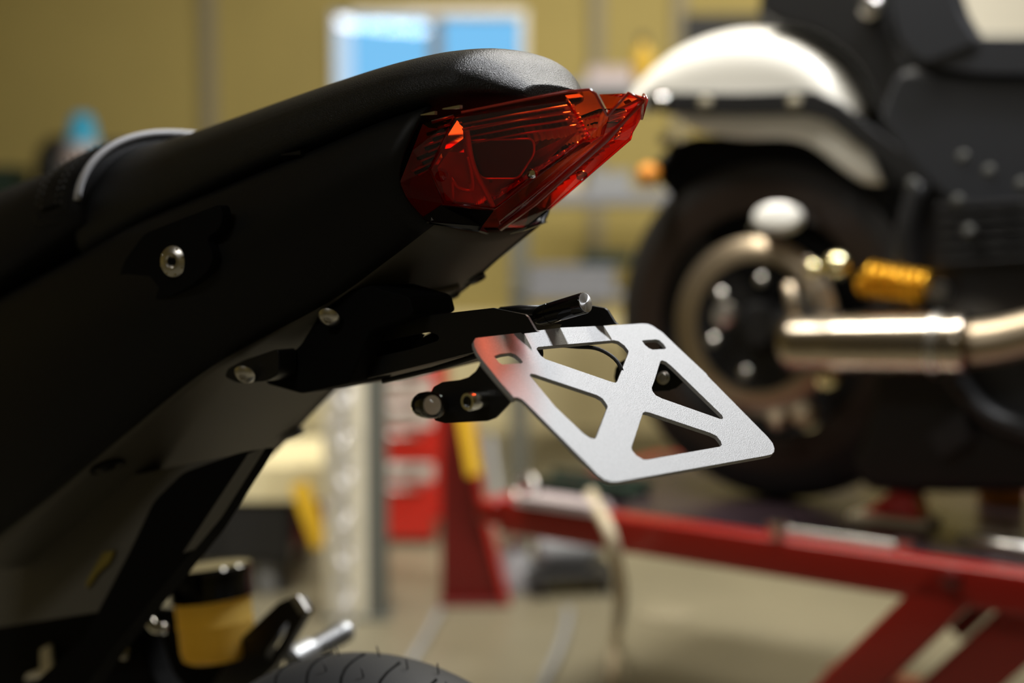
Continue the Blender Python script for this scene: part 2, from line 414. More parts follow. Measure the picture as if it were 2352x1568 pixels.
st = raw('stitching', sv, sf, M['thread'], bike); st['kind'] = 'stuff'

# dark plate for the shaded recess, and its flanged bolt ---------------------------------
yb = -.137
sheet('recess_shade_plate', B, [(262, 668), (285, 598), (330, 536), (420, 500), (505, 468), (512, 500), (503, 528), (472, 545), (490, 590), (478, 622), (440, 655), (385, 684), (325, 694)], yb, .01, M['hidden'], bike, rad=.008, bevel=.001)  # near-black plate carries the shade of the recess
bc = by(402, 600, yb); ax = Vector((.30, -1, .02)).normalized()
bolt = lathe('flanged_bolt', [(0, .0128), (.0015, .0134), (.0028, .0132), (.0040, .0118), (.0056, .0072), (.0062, .0070), (.0062, .0058), (.0050, .0044), (.0030, .0040)], bc, ax, M['steel'], bike, n=48)
for k in range(8):
    a = 2 * math.pi * (k + .4) / 8
    h = lathe('drilled_hole', [(0, .0009), (.0008, .0009)], (0.0114 * math.cos(a), .0114 * math.sin(a), .0040), (0, 0, 1), M['chrome'], bolt, n=10)
lathe('hex_socket', [(0, .0036), (.0004, .0036)], (0, 0, .0040), (0, 0, 1), M['hidden'], bolt, n=6, smooth=False)

# tail light ---------------------------------------------------------
def V(x, y, Y): return by(x, y, Y)
f1, f3, f4 = V(1045, 268, -.078), V(1354, 312, -.026), V(1137, 478, -.034)
fn_ = (f3 - f1).cross(f4 - f1).normalized()
FP = lambda x, y, d=0: B.plane(x, y, f1 - fn_ * (d if fn_.y < 0 else -d), fn_)
f2, f5, f6 = FP(1302, 230), FP(1020, 467), FP(987, 389)
A0 = V(971, 284, -.086); A1 = V(1060, 258, -.080)
L1, L2, L3, L4, L5 = V(947, 346, -.090), V(918, 420, -.093), V(932, 453, -.086), V(965, 502, -.074), V(990, 508, -.071)
Bq, C1, C2 = V(1302, 210, -.046), V(1354, 206, -.036), V(1368, 216, -.033)
Nn, T1, T2 = V(1395, 266, -.022), V(1443, 213, -.010), V(1479, 230, 0)
R1, R2, R3, R4 = V(1394, 319, 0), V(1300, 402, 0), V(1228, 466, 0), V(1149, 524, 0)
S1, S2 = V(1384, 314, -.006), V(1147, 512, -.007)
Bb = V(1106, 520, -.028)
lv = [A0, A1, Bq, C1, C2, Nn, T1, T2, R1, R2, R3, R4, S1, S2, f1, f2, f3, f4, f5, f6, L1, L2, L3, L4, Bb]
A0i, A1i, Bi, C1i, C2i, Ni, T1i, T2i, R1i, R2i, R3i, R4i, S1i, S2i, f1i, f2i, f3i, f4i, f5i, f6i, L1i, L2i, L3i, L4i, Bbi = range(25)
housing_v = []
main = [(f1i, f2i, f3i, f4i, f5i, f6i), (A1i, Bi, f2i, f1i), (Bi, C1i, C2i, Ni, S1i, f3i, f2i), (f3i, S1i, S2i, f4i),
        (S1i, R1i, R2i, S2i), (S2i, R2i, R3i, R4i), (Ni, T1i, T2i, R1i, S1i), (f4i, S2i, R4i, Bbi)]
dark = [(A0i, A1i, f1i, f6i, L1i), (L1i, f6i, L2i), (L2i, f6i, f5i, L3i), (L3i, f5i, L4i)]
mir = lambda p: Vector((p[0], -p[1], p[2]))
def two_sided(name, faces, mat, parent, extra_v=(), extra_f=(), thick=0):
    v = list(lv) + [mir(p) for p in lv]; n = len(lv)
    f = list(faces) + [tuple(i + n for i in q[::-1]) for q in faces]
    for q in extra_f: f.append(q)
    me = mesh(name, v, f); bm = bmesh.new(); bm.from_mesh(me); bmesh.ops.remove_doubles(bm, verts=bm.verts, dist=1e-5)
    bmesh.ops.delete(bm, geom=[x for x in bm.verts if not x.link_faces], context='VERTS')
    bmesh.ops.triangulate(bm, faces=[x for x in bm.faces if len(x.verts) > 4]); bmesh.ops.recalc_face_normals(bm, faces=bm.faces); bm.to_mesh(me); bm.free()
    return link(name, me, mat, parent)
# housing: bucket closing the light, reddened for the glow inside
hv, hf = [], []
rimL = [A0, L1, L2, L3, L4, Bb + Vector((0, 0, -.001))]; inn = [Vector((p.x - .03, p.y * .55, p.z)) for p in rimL]
hv = rimL + inn + [mir(p) for p in rimL] + [mir(p) for p in inn]; n6 = 6
for s in (0, 12):
    for i in range(5): hf.append((s + i, s + i + 1, s + i + 7, s + i + 6))
for i in range(5): hf.append((6 + i, 7 + i, 19 + i, 18 + i))
low = [L4, V(990, 512, -.071), V(1106, 526, -.026), V(1124, 538, -.010), V(1160, 528, 0)]
n0 = len(hv); hv += [L4, f5, f4, Bb, S2, R4] + [mir(p) for p in (L4, f5, f4, Bb, S2, R4)]
tl = raw('tail_light', hv, hf, M['housing'], bike)
tl['label'] = 'faceted red tail light with pointed rear fin'
bz = [L4, f5 + (L4 - f5) * .12, f4 + (Bb - f4) * .12, Bb, V(1121, 537, -.014), V(1100, 531, -.028), V(985, 512, -.073)]
for s in (1, -1):
    pts = [Vector((p.x, p.y * s, p.z)) for p in bz]
    o = raw('bezel', pts, [(0, 1, 2, 3), (0, 3, 4, 5, 6)], M['gloss'], tl)
    so = o.modifiers.new('t', 'SOLIDIFY'); so.thickness = .0025; so.offset = 0
ln = two_sided('lens', main, M['lens'], tl); so = ln.modifiers.new('b', 'BEVEL'); so.width = .0022; so.segments = 3; so.limit_method = 'ANGLE'; so.angle_limit = R(12)
for s in (1, -1):
    o = raw('side_lens', [Vector((p.x, p.y * s, p.z)) for p in (A0, A1, f1, f6, L1, L2, f5, L3, L4)], [(0, 1, 2, 3, 4), (4, 3, 5), (5, 3, 6, 7), (7, 6, 8)], M['lens_smoke'], tl)
# fin's rear wall between the horns
fv = [C2 + Vector((0, .004, 0)), T1 + Vector((-.004, .004, 0)), Nn + Vector((0, .004, 0))]
raw('fin_web', fv + [mir(p) for p in fv], [(0, 1, 2), (3, 5, 4), (0, 3, 4, 1)], M['lens'], tl)
# thin bars added so facet, ridge and fin edges catch highlights
def edge_bar(name, a, b, r, mat): return tube(name, [a, (a + b) / 2, b], r, mat, tl, n=6)
for s in (1, -1):
    mm = (lambda p: p) if s == 1 else mir
    for a, b in ((f1, f6), (f6, f5), (f5, f4), (f3, f4), (f2, f3), (f1, f2)):
        edge_bar('facet_rim', mm(a) , mm(b), .0011, M['lens'])
tube('ridge', [T2, R1 * .5 + T2 * .5, R1, R2, R3, R4], lambda t: .0016 if t < .4 else .0026, M['ridge'], tl, n=8)
for s in (1, -1):
    mm = (lambda p: p) if s == 1 else mir
    tube('brow_edge', [mm(p) for p in (A1, Bq, C1, C2, Nn)], .0011, M['ridge'], tl, n=6)
    tube('fin_edge', [mm(p) for p in (Nn, T1, T2)], .0011, M['ridge'], tl, n=6)
# reflector bowls behind each facet
def inner(x, y, d): return B.plane(x, y, f1 + Vector((-.0, 1, 0)) * d * .7 + Vector((-1, 0, 0)) * d * .7, fn_)
def face_grid(quad, n, m, off, corr=0, freq=9):
    a, b, c, d = quad; g = []
    nr = (b - a).cross(d - a).normalized()
    if nr.y > 0: nr = -nr
    for i in range(n + 1):
        row = []
        for j in range(m + 1):
            u, v = i / n, j / m; p = a * (1 - u) * (1 - v) + b * u * (1 - v) + c * u * v + d * (1 - u) * v
            bow = (4 * u * (1 - u)) * (4 * v * (1 - v))
            row.append(p - nr * (off * bow) + nr * corr * math.sin(freq * 2 * math.pi * (u + .35 * v)))
        g.append(row)
    return g
for s in (1, -1):
    mm = (lambda p: Vector(p)) if s == 1 else mir
    # lower bowl: fluted chrome, right half
    g = face_grid((inner(1075, 420, .022), inner(1330, 300, .018), inner(1150, 470, .012), inner(1090, 470, .016)), 80, 10, .010, .0010, 15)
    loft('reflector', [[mm(p) for p in r] for r in g], M['reflector'], tl, closed=False)
    g = face_grid((inner(1005, 385, .016), inner(1072, 290, .020), inner(1120, 470, .022), inner(1024, 460, .012)), 16, 16, .010, 0)
    loft('side_reflector', [[mm(p) for p in r] for r in g], M['reflector'], tl, closed=False)
    g = face_grid((inner(1062, 285, .030), inner(1320, 240, .024), inner(1335, 310, .024), inner(1075, 345, .034)), 80, 8, .004, .0010, 18)
    loft('upper_reflector', [[mm(p) for p in r] for r in g], M['reflector'], tl, closed=False)
    for k in range(4):                                   # horizontal slats under the brow
        y0 = 240 + 15 * k
        a, b = inner(1062 + 4 * k, y0 + 42, .012), inner(1305 + 6 * k, y0, .010); c, d = b + Vector((-.016, .012, .0)), a + Vector((-.016, .012, 0))
        o = raw('slat', [mm(p) for p in (a, b, c, d)], [(0, 1, 2, 3)], M['housing'] if k % 2 else M['gloss'], tl); so = o.modifiers.new('t', 'SOLIDIFY'); so.thickness = .0012
    # dark lens pod in the middle
    pod = rounded([(1068, 322), (1225, 318), (1228, 352), (1190, 410), (1108, 410), (1080, 372)], 14)
    q0 = [inner(x, y, .010) for x, y in pod]; q1 = [inner(x, y, .026) for x, y in pod]
    n = len(q0)
    raw('lamp_pod', [mm(p) for p in q0 + q1], [tuple(range(n))] + [(i, (i + 1) % n, n + (i + 1) % n, n + i) for i in range(n)], M['pod'], tl)
    rim = q0 + [q0[0]]
    tube('pod_rim', [mm(p) for p in rim], .0010, M['glint'], tl, n=6)
    tube('reflection_line', [mm(inner(x, y, .006)) for x, y in ((1072, 300), (1088, 380), (1122, 452), (1132, 474))], .0022, M['reflector'], tl, n=8, samples=14)  # pale tubes drawn for reflections on the lens surface
    tube('reflection_line', [mm(inner(x, y, .006)) for x, y in ((1042, 466), (1040, 410), (1052, 430), (1085, 436), (1084, 400), (1076, 360))], .0016, M['reflector'], tl, n=8, samples=24)
    an = B.Mi @ Vector((-.38, -1.62, .66)).normalized()  # tilt of the added mirror panels, aimed at the door lamp
    for pp in (((1050, 276), (1063, 290), (1064, 318), (1034, 340), (1022, 342), (1030, 308)), ((1064, 322), (1066, 350), (1026, 349)), ((1014, 352), (1016, 362), (998, 392), (992, 388))):
        cx_, cy_ = sum(q[0] for q in pp) / len(pp), sum(q[1] for q in pp) / len(pp)
        o = raw('glint_panel', [mm(B.plane(x, y, inner(cx_, cy_, .014), an)) for x, y in pp], [tuple(range(len(pp)))], M['glint'], tl)
    for pp in (((1298, 219), (1330, 215), (1340, 222), (1304, 226)), ((1084, 287), (1093, 284), (1092, 293), (1080, 296)), ((1122, 408), (1132, 410), (1130, 420), (1124, 420))):
        cx_, cy_ = sum(q[0] for q in pp) / len(pp), sum(q[1] for q in pp) / len(pp)
        o = raw('glint_panel', [mm(B.plane(x, y, inner(cx_, cy_, .014), an)) for x, y in pp], [tuple(range(len(pp)))], M['glint'], tl)
    lathe('bulb', [(0, .003), (.003, .0045), (.006, .004), (.008, .002)], mm(inner(1222, 400, .006)), (0.6, -.7 * s, 0.1), M['chrome'], tl, n=16)
    lathe('bulb', [(0, .004), (.003, .0055), (.006, .004), (.008, .002)], mm(inner(1014, 402, .006)), (0.6, -.7 * s, 0.1), M['lens'], tl, n=16)
    for k in range(15):                                  # ribs inside the smoked side, alternate ones bright as lit streaks
        t = k / 14
        a = (A0 * (1 - t) + L2 * t) ; b = (f1 * (1 - t) + f6 * t); dv = Vector((-.004, .004 , 0))
        p0 = a + (b - a) * (.30 + .15 * ((k * 7) % 3)) + dv; p1 = a + (b - a) * .97 + dv + Vector((0, 0, .001))
        tube('rib', [mm(p0), mm((p0 + p1) / 2), mm(p1)], .0014, M['glint'] if k % 2 == 0 else M['gloss'], tl, n=6)
    for k in range(13):                                  # fluted lower bowl, its lit streaks drawn as bright bars
        t = k / 12; x = 1128 + 205 * t; y = 462 - 135 * t; w_ = 26 + 22 * math.sin(math.pi * t)
        tube('flute', [mm(inner(x - w_, y + w_ * .45, .012)), mm(inner(x, y, .015)), mm(inner(x + w_ * .35, y - w_ * .3, .010))], .0013, M['glint'] if k % 2 else M['housing'], tl, n=6)
    for k in range(4):
        y0 = 243 + 15 * k
        tube('slat_edge', [mm(inner(1064 + 4 * k, y0 + 42, .009)), mm(inner(1185 + 4 * k, y0 + 19, .009)), mm(inner(1303 + 7 * k, y0, .008))], .0009, M['glint'], tl, n=6)
    for k in range(6):
        tube('flute', [mm(inner(1306 + 6 * k, 268 + 9 * k, .010)), mm(inner(1330 + 4 * k, 262 + 9 * k, .010))], .0011, M['glint'], tl, n=6)
# small clips showing under the seat
for (x, y, w_, h_) in ((668, 351, 22, 6), (982, 260, 16, 5), (1036, 246, 20, 5)):
    sheet('seat_clip', B, [(x - w_, y + 3), (x + w_, y - h_), (x + w_, y + h_ - 2), (x - w_, y + h_)], -.099 if x < 800 else -.090, .003, M['steel'] if x > 800 else M['plastic'], bike)

# plate holder --------------------------------------------------------
TAU = R(36)
pc = by(1430, 925, -.018)
pn = Vector((math.sin(TAU), 0, math.cos(TAU))); pu = Vector((0, 1, 0)); pv = Vector((math.cos(TAU), 0, -math.sin(TAU)))
def pl(x, y): d = B.plane(x, y, pc, pn) - pc; return (d.dot(pu), d.dot(pv))
K = 2.5565
cz = lambda pts: [(900 + x / K, 620 + y / K) for x, y in pts]
outer = cz([(492, 398), (870, 352), (1000, 336), (1150, 330), (1240, 326), (1400, 316), (1470, 312), (1500, 314), (1532, 326), (1590, 365), (1640, 413), (1700, 470), (1848, 608), (1858, 624), (2000, 768), (2210, 980), (2238, 1016), (2249, 1048), (2246, 1068), (2232, 1082), (2190, 1092), (1900, 1143), (1330, 1243), (1290, 1244), (1250, 1232), (1205, 1198), (1160, 1150), (1000, 990), (790, 780), (765, 758), (740, 747), (718, 748), (640, 660), (528, 522), (500, 480), (484, 446), (480, 418)])
holes = [cz(h) for h in (
    [(602, 506), (640, 492), (700, 486), (725, 494), (752, 516), (770, 540), (760, 546), (650, 552), (632, 543)],
    [(1470, 416), (1482, 412), (1552, 407), (1572, 412), (1595, 432), (1611, 458), (1600, 463), (1530, 466), (1510, 458), (1488, 440)],
    [(850, 462), (858, 452), (1306, 412), (1332, 418), (1368, 444), (1390, 474), (1388, 490), (1324, 652), (1314, 660), (1290, 655), (904, 522), (876, 502)],
    [(810, 618), (820, 609), (840, 612), (1205, 734), (1236, 752), (1262, 786), (1268, 802), (1200, 982), (1192, 991), (1168, 986), (1130, 962), (960, 800)],
    [(1578, 536), (1588, 530), (1612, 538), (1650, 570), (1938, 850), (1946, 864), (1942, 874), (1926, 872), (1586, 752), (1550, 734), (1532, 710), (1528, 690), (1545, 645)],
    [(1476, 838), (1490, 832), (1512, 836), (1870, 956), (1908, 974), (1932, 1004), (1939, 1024), (1930, 1034), (1500, 1112), (1476, 1111), (1440, 1090), (1412, 1058), (1408, 1042)])]
PT = .0032
P2 = lambda u, v, w: pc + pu * u + pv * v - pn * w
bracket = plate('plate_holder', [pl(*p) for p in outer], [[pl(*p) for p in h] for h in holes], P2, PT, M['alu'], bike, bevel=.0004, angle=50)
bracket['label'] = 'silver blasted aluminium plate holder with X-shaped cutouts'
yL = min(pl(*p)[0] for p in outer[-12:-6]) - .018
yL = (pc + pu * pl(*cz([(640, 660)])[0])[0]).y + .004
wing_px = [(1107, 828), (1092, 852), (1075, 866), (1056, 872), (1015, 877), (996, 888), (987, 905), (984, 928), (988, 950), (1000, 966), (1022, 972), (1118, 967), (1136, 960), (1160, 936), (1182, 911), (1150, 872)]
wing = sheet('cheek', B, wing_px, yL, .003, M['black'], bracket, bevel=.0005, angle=50)
yR = (pc + pu * pl(*cz([(1760, 525)])[0])[0]).y
yR = -yL
wp = [(by(x, y, yL).x, by(x, y, yL).z) for x, y in wing_px]
plate('cheek', wp, [], lambda u, v, w: (u, yR - w, v), .003, M['black'], bracket, bevel=.0005, angle=50)
tube('bend', [P2(*pl(x, y), .0032) + pu * .0030 for x, y in ((1108, 826), (1140, 864), (1180, 910))], .0032, M['alu'], bracket, n=12)
# indicators and chrome cap bolts on the cheeks
for s in (1, -1):
    yw = -abs(yL) * s; out = -s
    c = by(985, 930, yL - .022); c = Vector((c.x, c.y * s, c.z))
    ind = lathe('indicator', [(-.017, .0005), (-.0165, .004), (-.014, .0074), (-.009, .0092), (-.002, .0098), (.0045, .0098), (.005, .0090)], c, (.92, -.30 * s, .10), M['gloss'], bracket, n=28)
    lathe('indicator_lens', [(.005, .0092), (.009, .0093), (.013, .0082), (.016, .0056), (.0175, .002)], (0, 0, 0), (0, 0, 1), M['clear'], ind, n=28)
    lathe('led_ring', [(.0050, .007), (.0055, .007)], (0, 0, 0), (0, 0, 1), M['reflector'], ind, n=20)
    a = by(990, 932, yL - .014); b_ = by(1015, 928, yL)
    tube('stem', [Vector((a.x, a.y * s, a.z)), Vector((b_.x, b_.y * s, b_.z))], .0062, M['gloss'], ind if False else bracket, n=16)
    e = by(1072, 921, yL - .016); e0 = Vector((e.x, yL, e.z)); e0 = by(1110, 917, yL)
    bl = lathe('cap_bolt', [(0, .0066), (.0160, .0066), (.0172, .0060), (.0172, .0042), (.0130, .0040)], Vector((e0.x, e0.y * s, e0.z)), (0.0, -1 * s, 0), M['chrome'], bracket, n=32)
    lathe('hex_socket', [(0, .0044), (.0003, .0044)], (0, 0, .0145), (0, 0, 1), M['gloss'], bl, n=6, smooth=False)
nb = by(1525, 868, -yL - .004)
nut = lathe('cheek_bolt', [(0, .0058), (.002, .0058), (.0024, .0046), (.0055, .0046), (.0058, .0038), (.0058, .0026), (.0035, .0024)], nb, (.25, -1, .25), M['steel'], bracket, n=24)
# bracket arm: two cheeks with a long slot, a floor plate and a mounting base
arm_px = [(700, 868), (760, 800), (850, 748), (1000, 722), (1130, 707), (1205, 722), (1212, 728), (1229, 757), (1236, 762), (1092, 778), (1088, 795), (1098, 806), (800, 880), (720, 898)]
slot_px = [(790, 822), (845, 790), (985, 762), (1003, 768), (1008, 775), (1004, 783), (950, 800), (800, 834)]
yA = (pc + pu * pl(1160, 765)[0]).y
yA = -.052
sheet('slot_shade', B, [(740, 850), (800, 790), (930, 757), (968, 768), (930, 812), (800, 848)], -.040, .004, M['hidden'], bike)  # black sheet added so the slot reads as shaded
sheet('arm_side', B, arm_px, yA, .0028, M['black'], bike, holes=[slot_px], bevel=.0004, angle=50)
ap = [(by(x, y, yA).x, by(x, y, yA).z) for x, y in arm_px]; sp = [(by(x, y, yA).x, by(x, y, yA).z) for x, y in slot_px]
plate('arm_side', ap, [sp], lambda u, v, w: (u, -yA - w, v), .0028, M['black'], bike, bevel=.0004, angle=50)
fa, fb = by(720, 896, yA), by(1100, 805, yA)
raw('arm_floor', [Vector((p.x, y, p.z + dz)) for p in (fa, fb) for y in (yA + .002, -yA - .002) for dz in (0, .003)], [(0, 1, 3, 2), (4, 6, 7, 5), (0, 4, 5, 1), (2, 3, 7, 6), (0, 2, 6, 4), (1, 5, 7, 3)], M['tray'], bike)  # pale plastic carries the light under the black arm
ca, cb_ = by(880, 872, -.035), by(1110, 812, -.035)
tube('cable', [ca + Vector((0, 0, -.001)), (ca + cb_) / 2 + Vector((0, 0, -.002)), cb_], .0022, M['rubber'], bike, n=8)
base_px = [(612, 882), (606, 868), (640, 838), (690, 790), (738, 712), (800, 668), (850, 655), (940, 682), (950, 722), (850, 760), (800, 880), (690, 904)]
q = rounded([(by(x, y, -.072).x, by(x, y, -.072).z) for x, y in base_px], .004)
plate('mounting_base', q, [], lambda u, v, w: (u, -.072 + w, v), .05, M['hidden'], bike, bevel=.003, angle=50)
foot_px = [(515, 866), (522, 846), (560, 826), (640, 800), (640, 860), (610, 876), (545, 880)]
sheet('mounting_foot', B, foot_px, -.094, .02, M['black'], bike, rad=.006, bevel=.001)
for (x, y, Y) in ((757, 727, -.080), (563, 858, -.100)):
    lathe('button_bolt', [(0, .0092), (.0012, .0095), (.003, .0080), (.005, .0048), (.0052, .003), (.0035, .0026)], by(x, y, Y), (.35, -.75, -.55), M['steel'], bike, n=28)
# screws and plugs of the undertray
def tray_pt(px, py):
    c = min(((abs(B_proj(p)[0] - px) + abs(B_proj(p)[1] - py)), p) for p in tray_samples)[1]; return Vector(c)
def B_proj(p):
    d = B.world(p) - Vector((0, 0, CAM_H)); z = d.dot(fw); return 1176 + FPX * d.dot(rt) / z, 784 - FPX * d.dot(up) / z
tray_samples = []
for i in range(NS):
    s = g_seam[i]; w = -s[1] - .003
    for y in np.linspace(-1, 1, 41): tray_samples.append((s[0], y * w, s[2] - .001 - .010 * (1 - y * y)))
dn = Vector((.45, 0, -.9))
for (x, y, r_) in ((250, 1066, .017), (660, 1003, .018), (838, 884, .008), (1088, 636, .011), (1036, 678, .008)):
    o = lathe('tray_plug', [(-.003, r_), (.0015, r_), (.0018, r_ * .85), (-.001, r_ * .72), (-.001, r_ * .5), (.002, r_ * .42), (.003, r_ * .25)], tray_pt(x, y), dn, M['black'], bike, n=28)
tube('seam_ledge', [Vector(tray_pt(x, y)) + Vector((0, 0, -.001)) for x, y in ((850, 655), (900, 664), (980, 664), (1050, 660))], .004, M['tray'], bike, n=8, samples=12)
# plate lamp: black tube with a brushed end
l0, l1 = by(1236, 727, -.004), by(1344, 695, -.004)
lamp = lathe('plate_lamp', [(0, .0070), (.004, .0082), (.012, .0084), (.0122, .0080), (.0138, .0080), (.014, .0083), ((l1 - l0).length - .0006, .0083), ((l1 - l0).length, .0079)], l0, l1 - l0, M['gloss'], bike, n=40)
lathe('end_cap', [(0, .0077), (.0006, .0077), (.0008, .0073)], (0, 0, (l1 - l0).length), (0, 0, 1), M['brushed'], lamp, n=40)
raw('lamp_bracket', [by(x, y, Y) for Y in (-.004, -.001) for x, y in ((1225, 735), (1290, 745), (1282, 762), (1228, 764))], [(0, 1, 2, 3), (4, 7, 6, 5), (0, 4, 5, 1), (1, 5, 6, 2), (2, 6, 7, 3), (3, 7, 4, 0)], M['steel'], bike)
tube('lamp_stay', [by(x, y, .0) for x, y in ((1150, 716), (1190, 712), (1240, 712))], .004, M['black'], bike, n=8)
tube('lamp_wire', [by(x, y, .02) for x, y in ((1255, 790), (1320, 796), (1370, 800), (1410, 822), (1428, 850), (1432, 890))], .0016, M['rubber'], bike, n=8, samples=24)
tube('lamp_wire', [by(x, y, -.03) for x, y in ((1232, 772), (1240, 800), (1241, 818), (1232, 826))], .0022, M['rubber'], bike, n=8, samples=14)

# tyre -----------------------------------------------------------------
tt = by(930, 1523, .01); TR = tt.z / 2; tcx = tt.x - .02
prof = []
for a in np.linspace(-78, 78, 27):
    y = .090 * math.sin(R(a)) / math.sin(R(78)); prof.append((y, TR - .078 * (1 - math.cos(R(a * .96)))))
prof = [(-.062, TR - .115)] + prof + [(.062, TR - .115)]
NT = 120; rings = []
for i in range(NT + 1):
    a = 2 * math.pi * i / NT
    rings.append([(tcx + r * math.cos(a), y, TR + r * math.sin(a)) for y, r in prof])
loft('rear_tyre', rings, M['rubber'], bike, closed=False)
lathe('wheel_rim', [(-.06, TR - .116), (-.05, TR - .125), (.05, TR - .125), (.06, TR - .116)], (tcx, 0, TR), (0, 1, 0), M['dark'], bike, n=64)
tread = bpy.data.objects['rear_tyre']
def tyre_pt(ang, lat, lift=0.0):
    y = .090 * math.sin(R(lat)) / math.sin(R(78)); r = TR - .078 * (1 - math.cos(R(lat * .96))) + lift
    return Vector((tcx + r * math.cos(R(ang)), y, TR + r * math.sin(R(ang))))
for k in range(5):                                       # tread grooves over the part in view
    a0 = 78 + 9 * k
    tube('tread_groove', [tyre_pt(a0, 5, .0006), tyre_pt(a0 - 3, -20, .0006), tyre_pt(a0 - 9, -44, .0006)], .0016, M['hidden'], tread, n=5, samples=8)
for (ang, lat) in ((101, 0), (93, 8), (84, 2), (80, 14), (74, 0), (97, -22), (88, -20), (68, 8), (106, 10), (64, -4)):
    p = tyre_pt(ang, lat); q = tyre_pt(ang + .6, lat, .009)
    tube('rubber_hair', [p, (p + q) / 2, q], .0007, M['rubber'], tread, n=6)

# running gear below the seat -------------------------------------------
sheet('mudguard', B, [(150, 1112), (330, 1085), (548, 1042), (470, 1130), (330, 1330), (250, 1402), (0, 1440), (-80, 1450), (-80, 1250)], -.062, .03, M['tray'], bike, bevel=.01, rad=.02)
sheet('frame_strut', B, [(548, 1040), (592, 1032), (470, 1228), (330, 1400), (250, 1500), (180, 1600), (40, 1600), (190, 1470), (300, 1262), (352, 1152), (420, 1085)], -.072, .022, M['hidden'], bike, bevel=.004, rad=.01)
sheet('strut_edge', B, [(570, 1042), (602, 1030), (500, 1190), (440, 1262), (420, 1270)], -.075, .004, M['tray'], bike)
sheet('swingarm', B, [(-60, 1440), (60, 1412), (220, 1392), (290, 1410), (320, 1470), (350, 1560), (420, 1640), (420, 1680), (-60, 1680)], .02, .03, M['hidden'], bike, bevel=.008, rad=.01)
sheet('yellow_tag', B, [(236, 1268), (262, 1264), (252, 1290), (224, 1316), (200, 1350), (196, 1340)], -.066, .003, M['shaded'], bike)
sheet('heel_bracket', B, [(92, 1492), (112, 1480), (118, 1540), (96, 1556), (56, 1562), (62, 1548), (92, 1536)], .012, .004, M['cream'], bike)
tube('silver_highlight_tube', [by(x, y, .015) for x, y in ((322, 1398), (340, 1420), (356, 1442), (376, 1444))], .006, M['chrome'], bike, n=12, samples=16)  # chrome tube shaped for a curved silver highlight
for x, y in ((300, 1424), (242, 1494), (290, 1496)):
    lathe('swingarm_bolt', [(0, .009), (.004, .009), (.006, .005)], by(x, y, .018), (.1, -1, .2), M['steel'], bike, n=16)
sheet('dark_backing_plate', B, [(250, 1430), (330, 1392), (420, 1400), (560, 1450), (640, 1500), (620, 1640), (250, 1640)], .175, .008, M['hidden'], bike, rad=.01)  # dark sheet added to black out the gap behind the reservoir
# brake reservoir on the far side
r0, r1 = by(505, 1512, .13), by(488, 1372, .13)
axr = (r1 - r0).normalized(); hr = (r1 - r0).length
rp = abs((by(572, 1440, .13) - by(430, 1440, .13)).dot(Vector((math.cos(.0), 0, 0)))) * .5 * math.cos(PHI)
res = lathe('brake_reservoir', [(0, rp * .80), (.004, rp * .95), (.012, rp), (hr * .55, rp), (hr * .6, rp * 1.03), (hr * .64, rp), (hr, rp * 1.02)], r0, axr, M['fluid'], bike, n=40)
lathe('reservoir_cap', [(0, rp * 1.12), (.024, rp * 1.12), (.0245, rp * 1.06), (.0255, rp * 1.16), (.034, rp * 1.16), (.037, rp * 1.08)], (0, 0, hr), (0, 0, 1), M['gloss'], res, n=24)
# passenger peg
sheet('peg_hanger', B, [(556, 1462), (640, 1382), (684, 1368), (706, 1404), (690, 1432), (632, 1530), (560, 1600), (470, 1600)], .13, .010, M['dark'], bike, bevel=.002, rad=.006,
      holes=[[(650, 1440), (662, 1428), (656, 1452), (622, 1510), (604, 1524), (610, 1500)]])
sheet('hanger_tip', B, [(664, 1372), (684, 1368), (706, 1402), (690, 1412)], .128, .003, M['steel'], bike)
p0, p1 = by(668, 1520, .15), by(804, 1444, .235)
d_ = p1 - p0; Lp = d_.length; pr = [(0, .012), (.004, .0155), (.03, .0155)]
for k in range(9):
    z = .034 + k * (Lp - .045) / 9; pr += [(z, .0105), (z + .004, .0105), (z + .0045, .0125), (z + (Lp - .045) / 9 - .001, .0125)]
pr += [(Lp - .004, .012), (Lp, .008)]
lathe('foot_peg', pr, p0, d_, M['peg'], bike, n=24)

# ------------------------------------------------------------------ white cruiser on the lift
PH2 = R(36)
C = Frame(PH2, 1790, 742, 2.62, 0)
wc = C.Y(1790, 742, 0)
cru = thing('cruiser_motorcycle', C.O, C.rz, 'black cruiser motorcycle with white rear fender standing on the red lift', 'motorcycle')
cy = lambda x, y, Y: C.Y(x, y, Y)
WR = .325; deckz = wc.z - WR
def torus(name, c, R0, prof, mat, parent, n=72):
    rings = []
    for i in range(n + 1):
        a = 2 * math.pi * i / n
        rings.append([(c.x + (R0 + dr) * math.cos(a), c.y + y, c.z + (R0 + dr) * math.sin(a)) for y, dr in prof])
    return loft(name, rings, mat, parent, closed=False)
tp_ = [(.075 * math.cos(R(a)) * (1.0), .075 * math.sin(R(a)) ) for a in np.linspace(215, -35, 21)]
torus('tyre', wc, WR - .075, tp_, M['tyre'], cru)
for s in (-1, 1): torus('sidewall', wc, WR - .09, [(s * .0755, -.028), (s * .0785, 0), (s * .0755, .026)], M['wall_tyre'], cru)
lathe('rim', [(-.055, WR - .135), (-.06, WR - .125), (.06, WR - .125), (.055, WR - .135)], wc, (0, 1, 0), M['dark'], cru, n=64)
lathe('hub', [(-.10, .02), (-.10, .035), (-.08, .045), (.08, .045), (.1, .03)], wc, (0, 1, 0), M['dark'], cru, n=32)
for k in range(10):
    a = 2 * math.pi * k / 10; d = Vector((math.cos(a), 0, math.sin(a)))
    tube('spoke', [wc + d * .04 + Vector((0, -.03, 0)), wc + d * .12 + Vector((0, -.035, 0)), wc + d * .195], .008, M['dark'], cru, n=8)
dc = wc + Vector((0, -.10, 0))
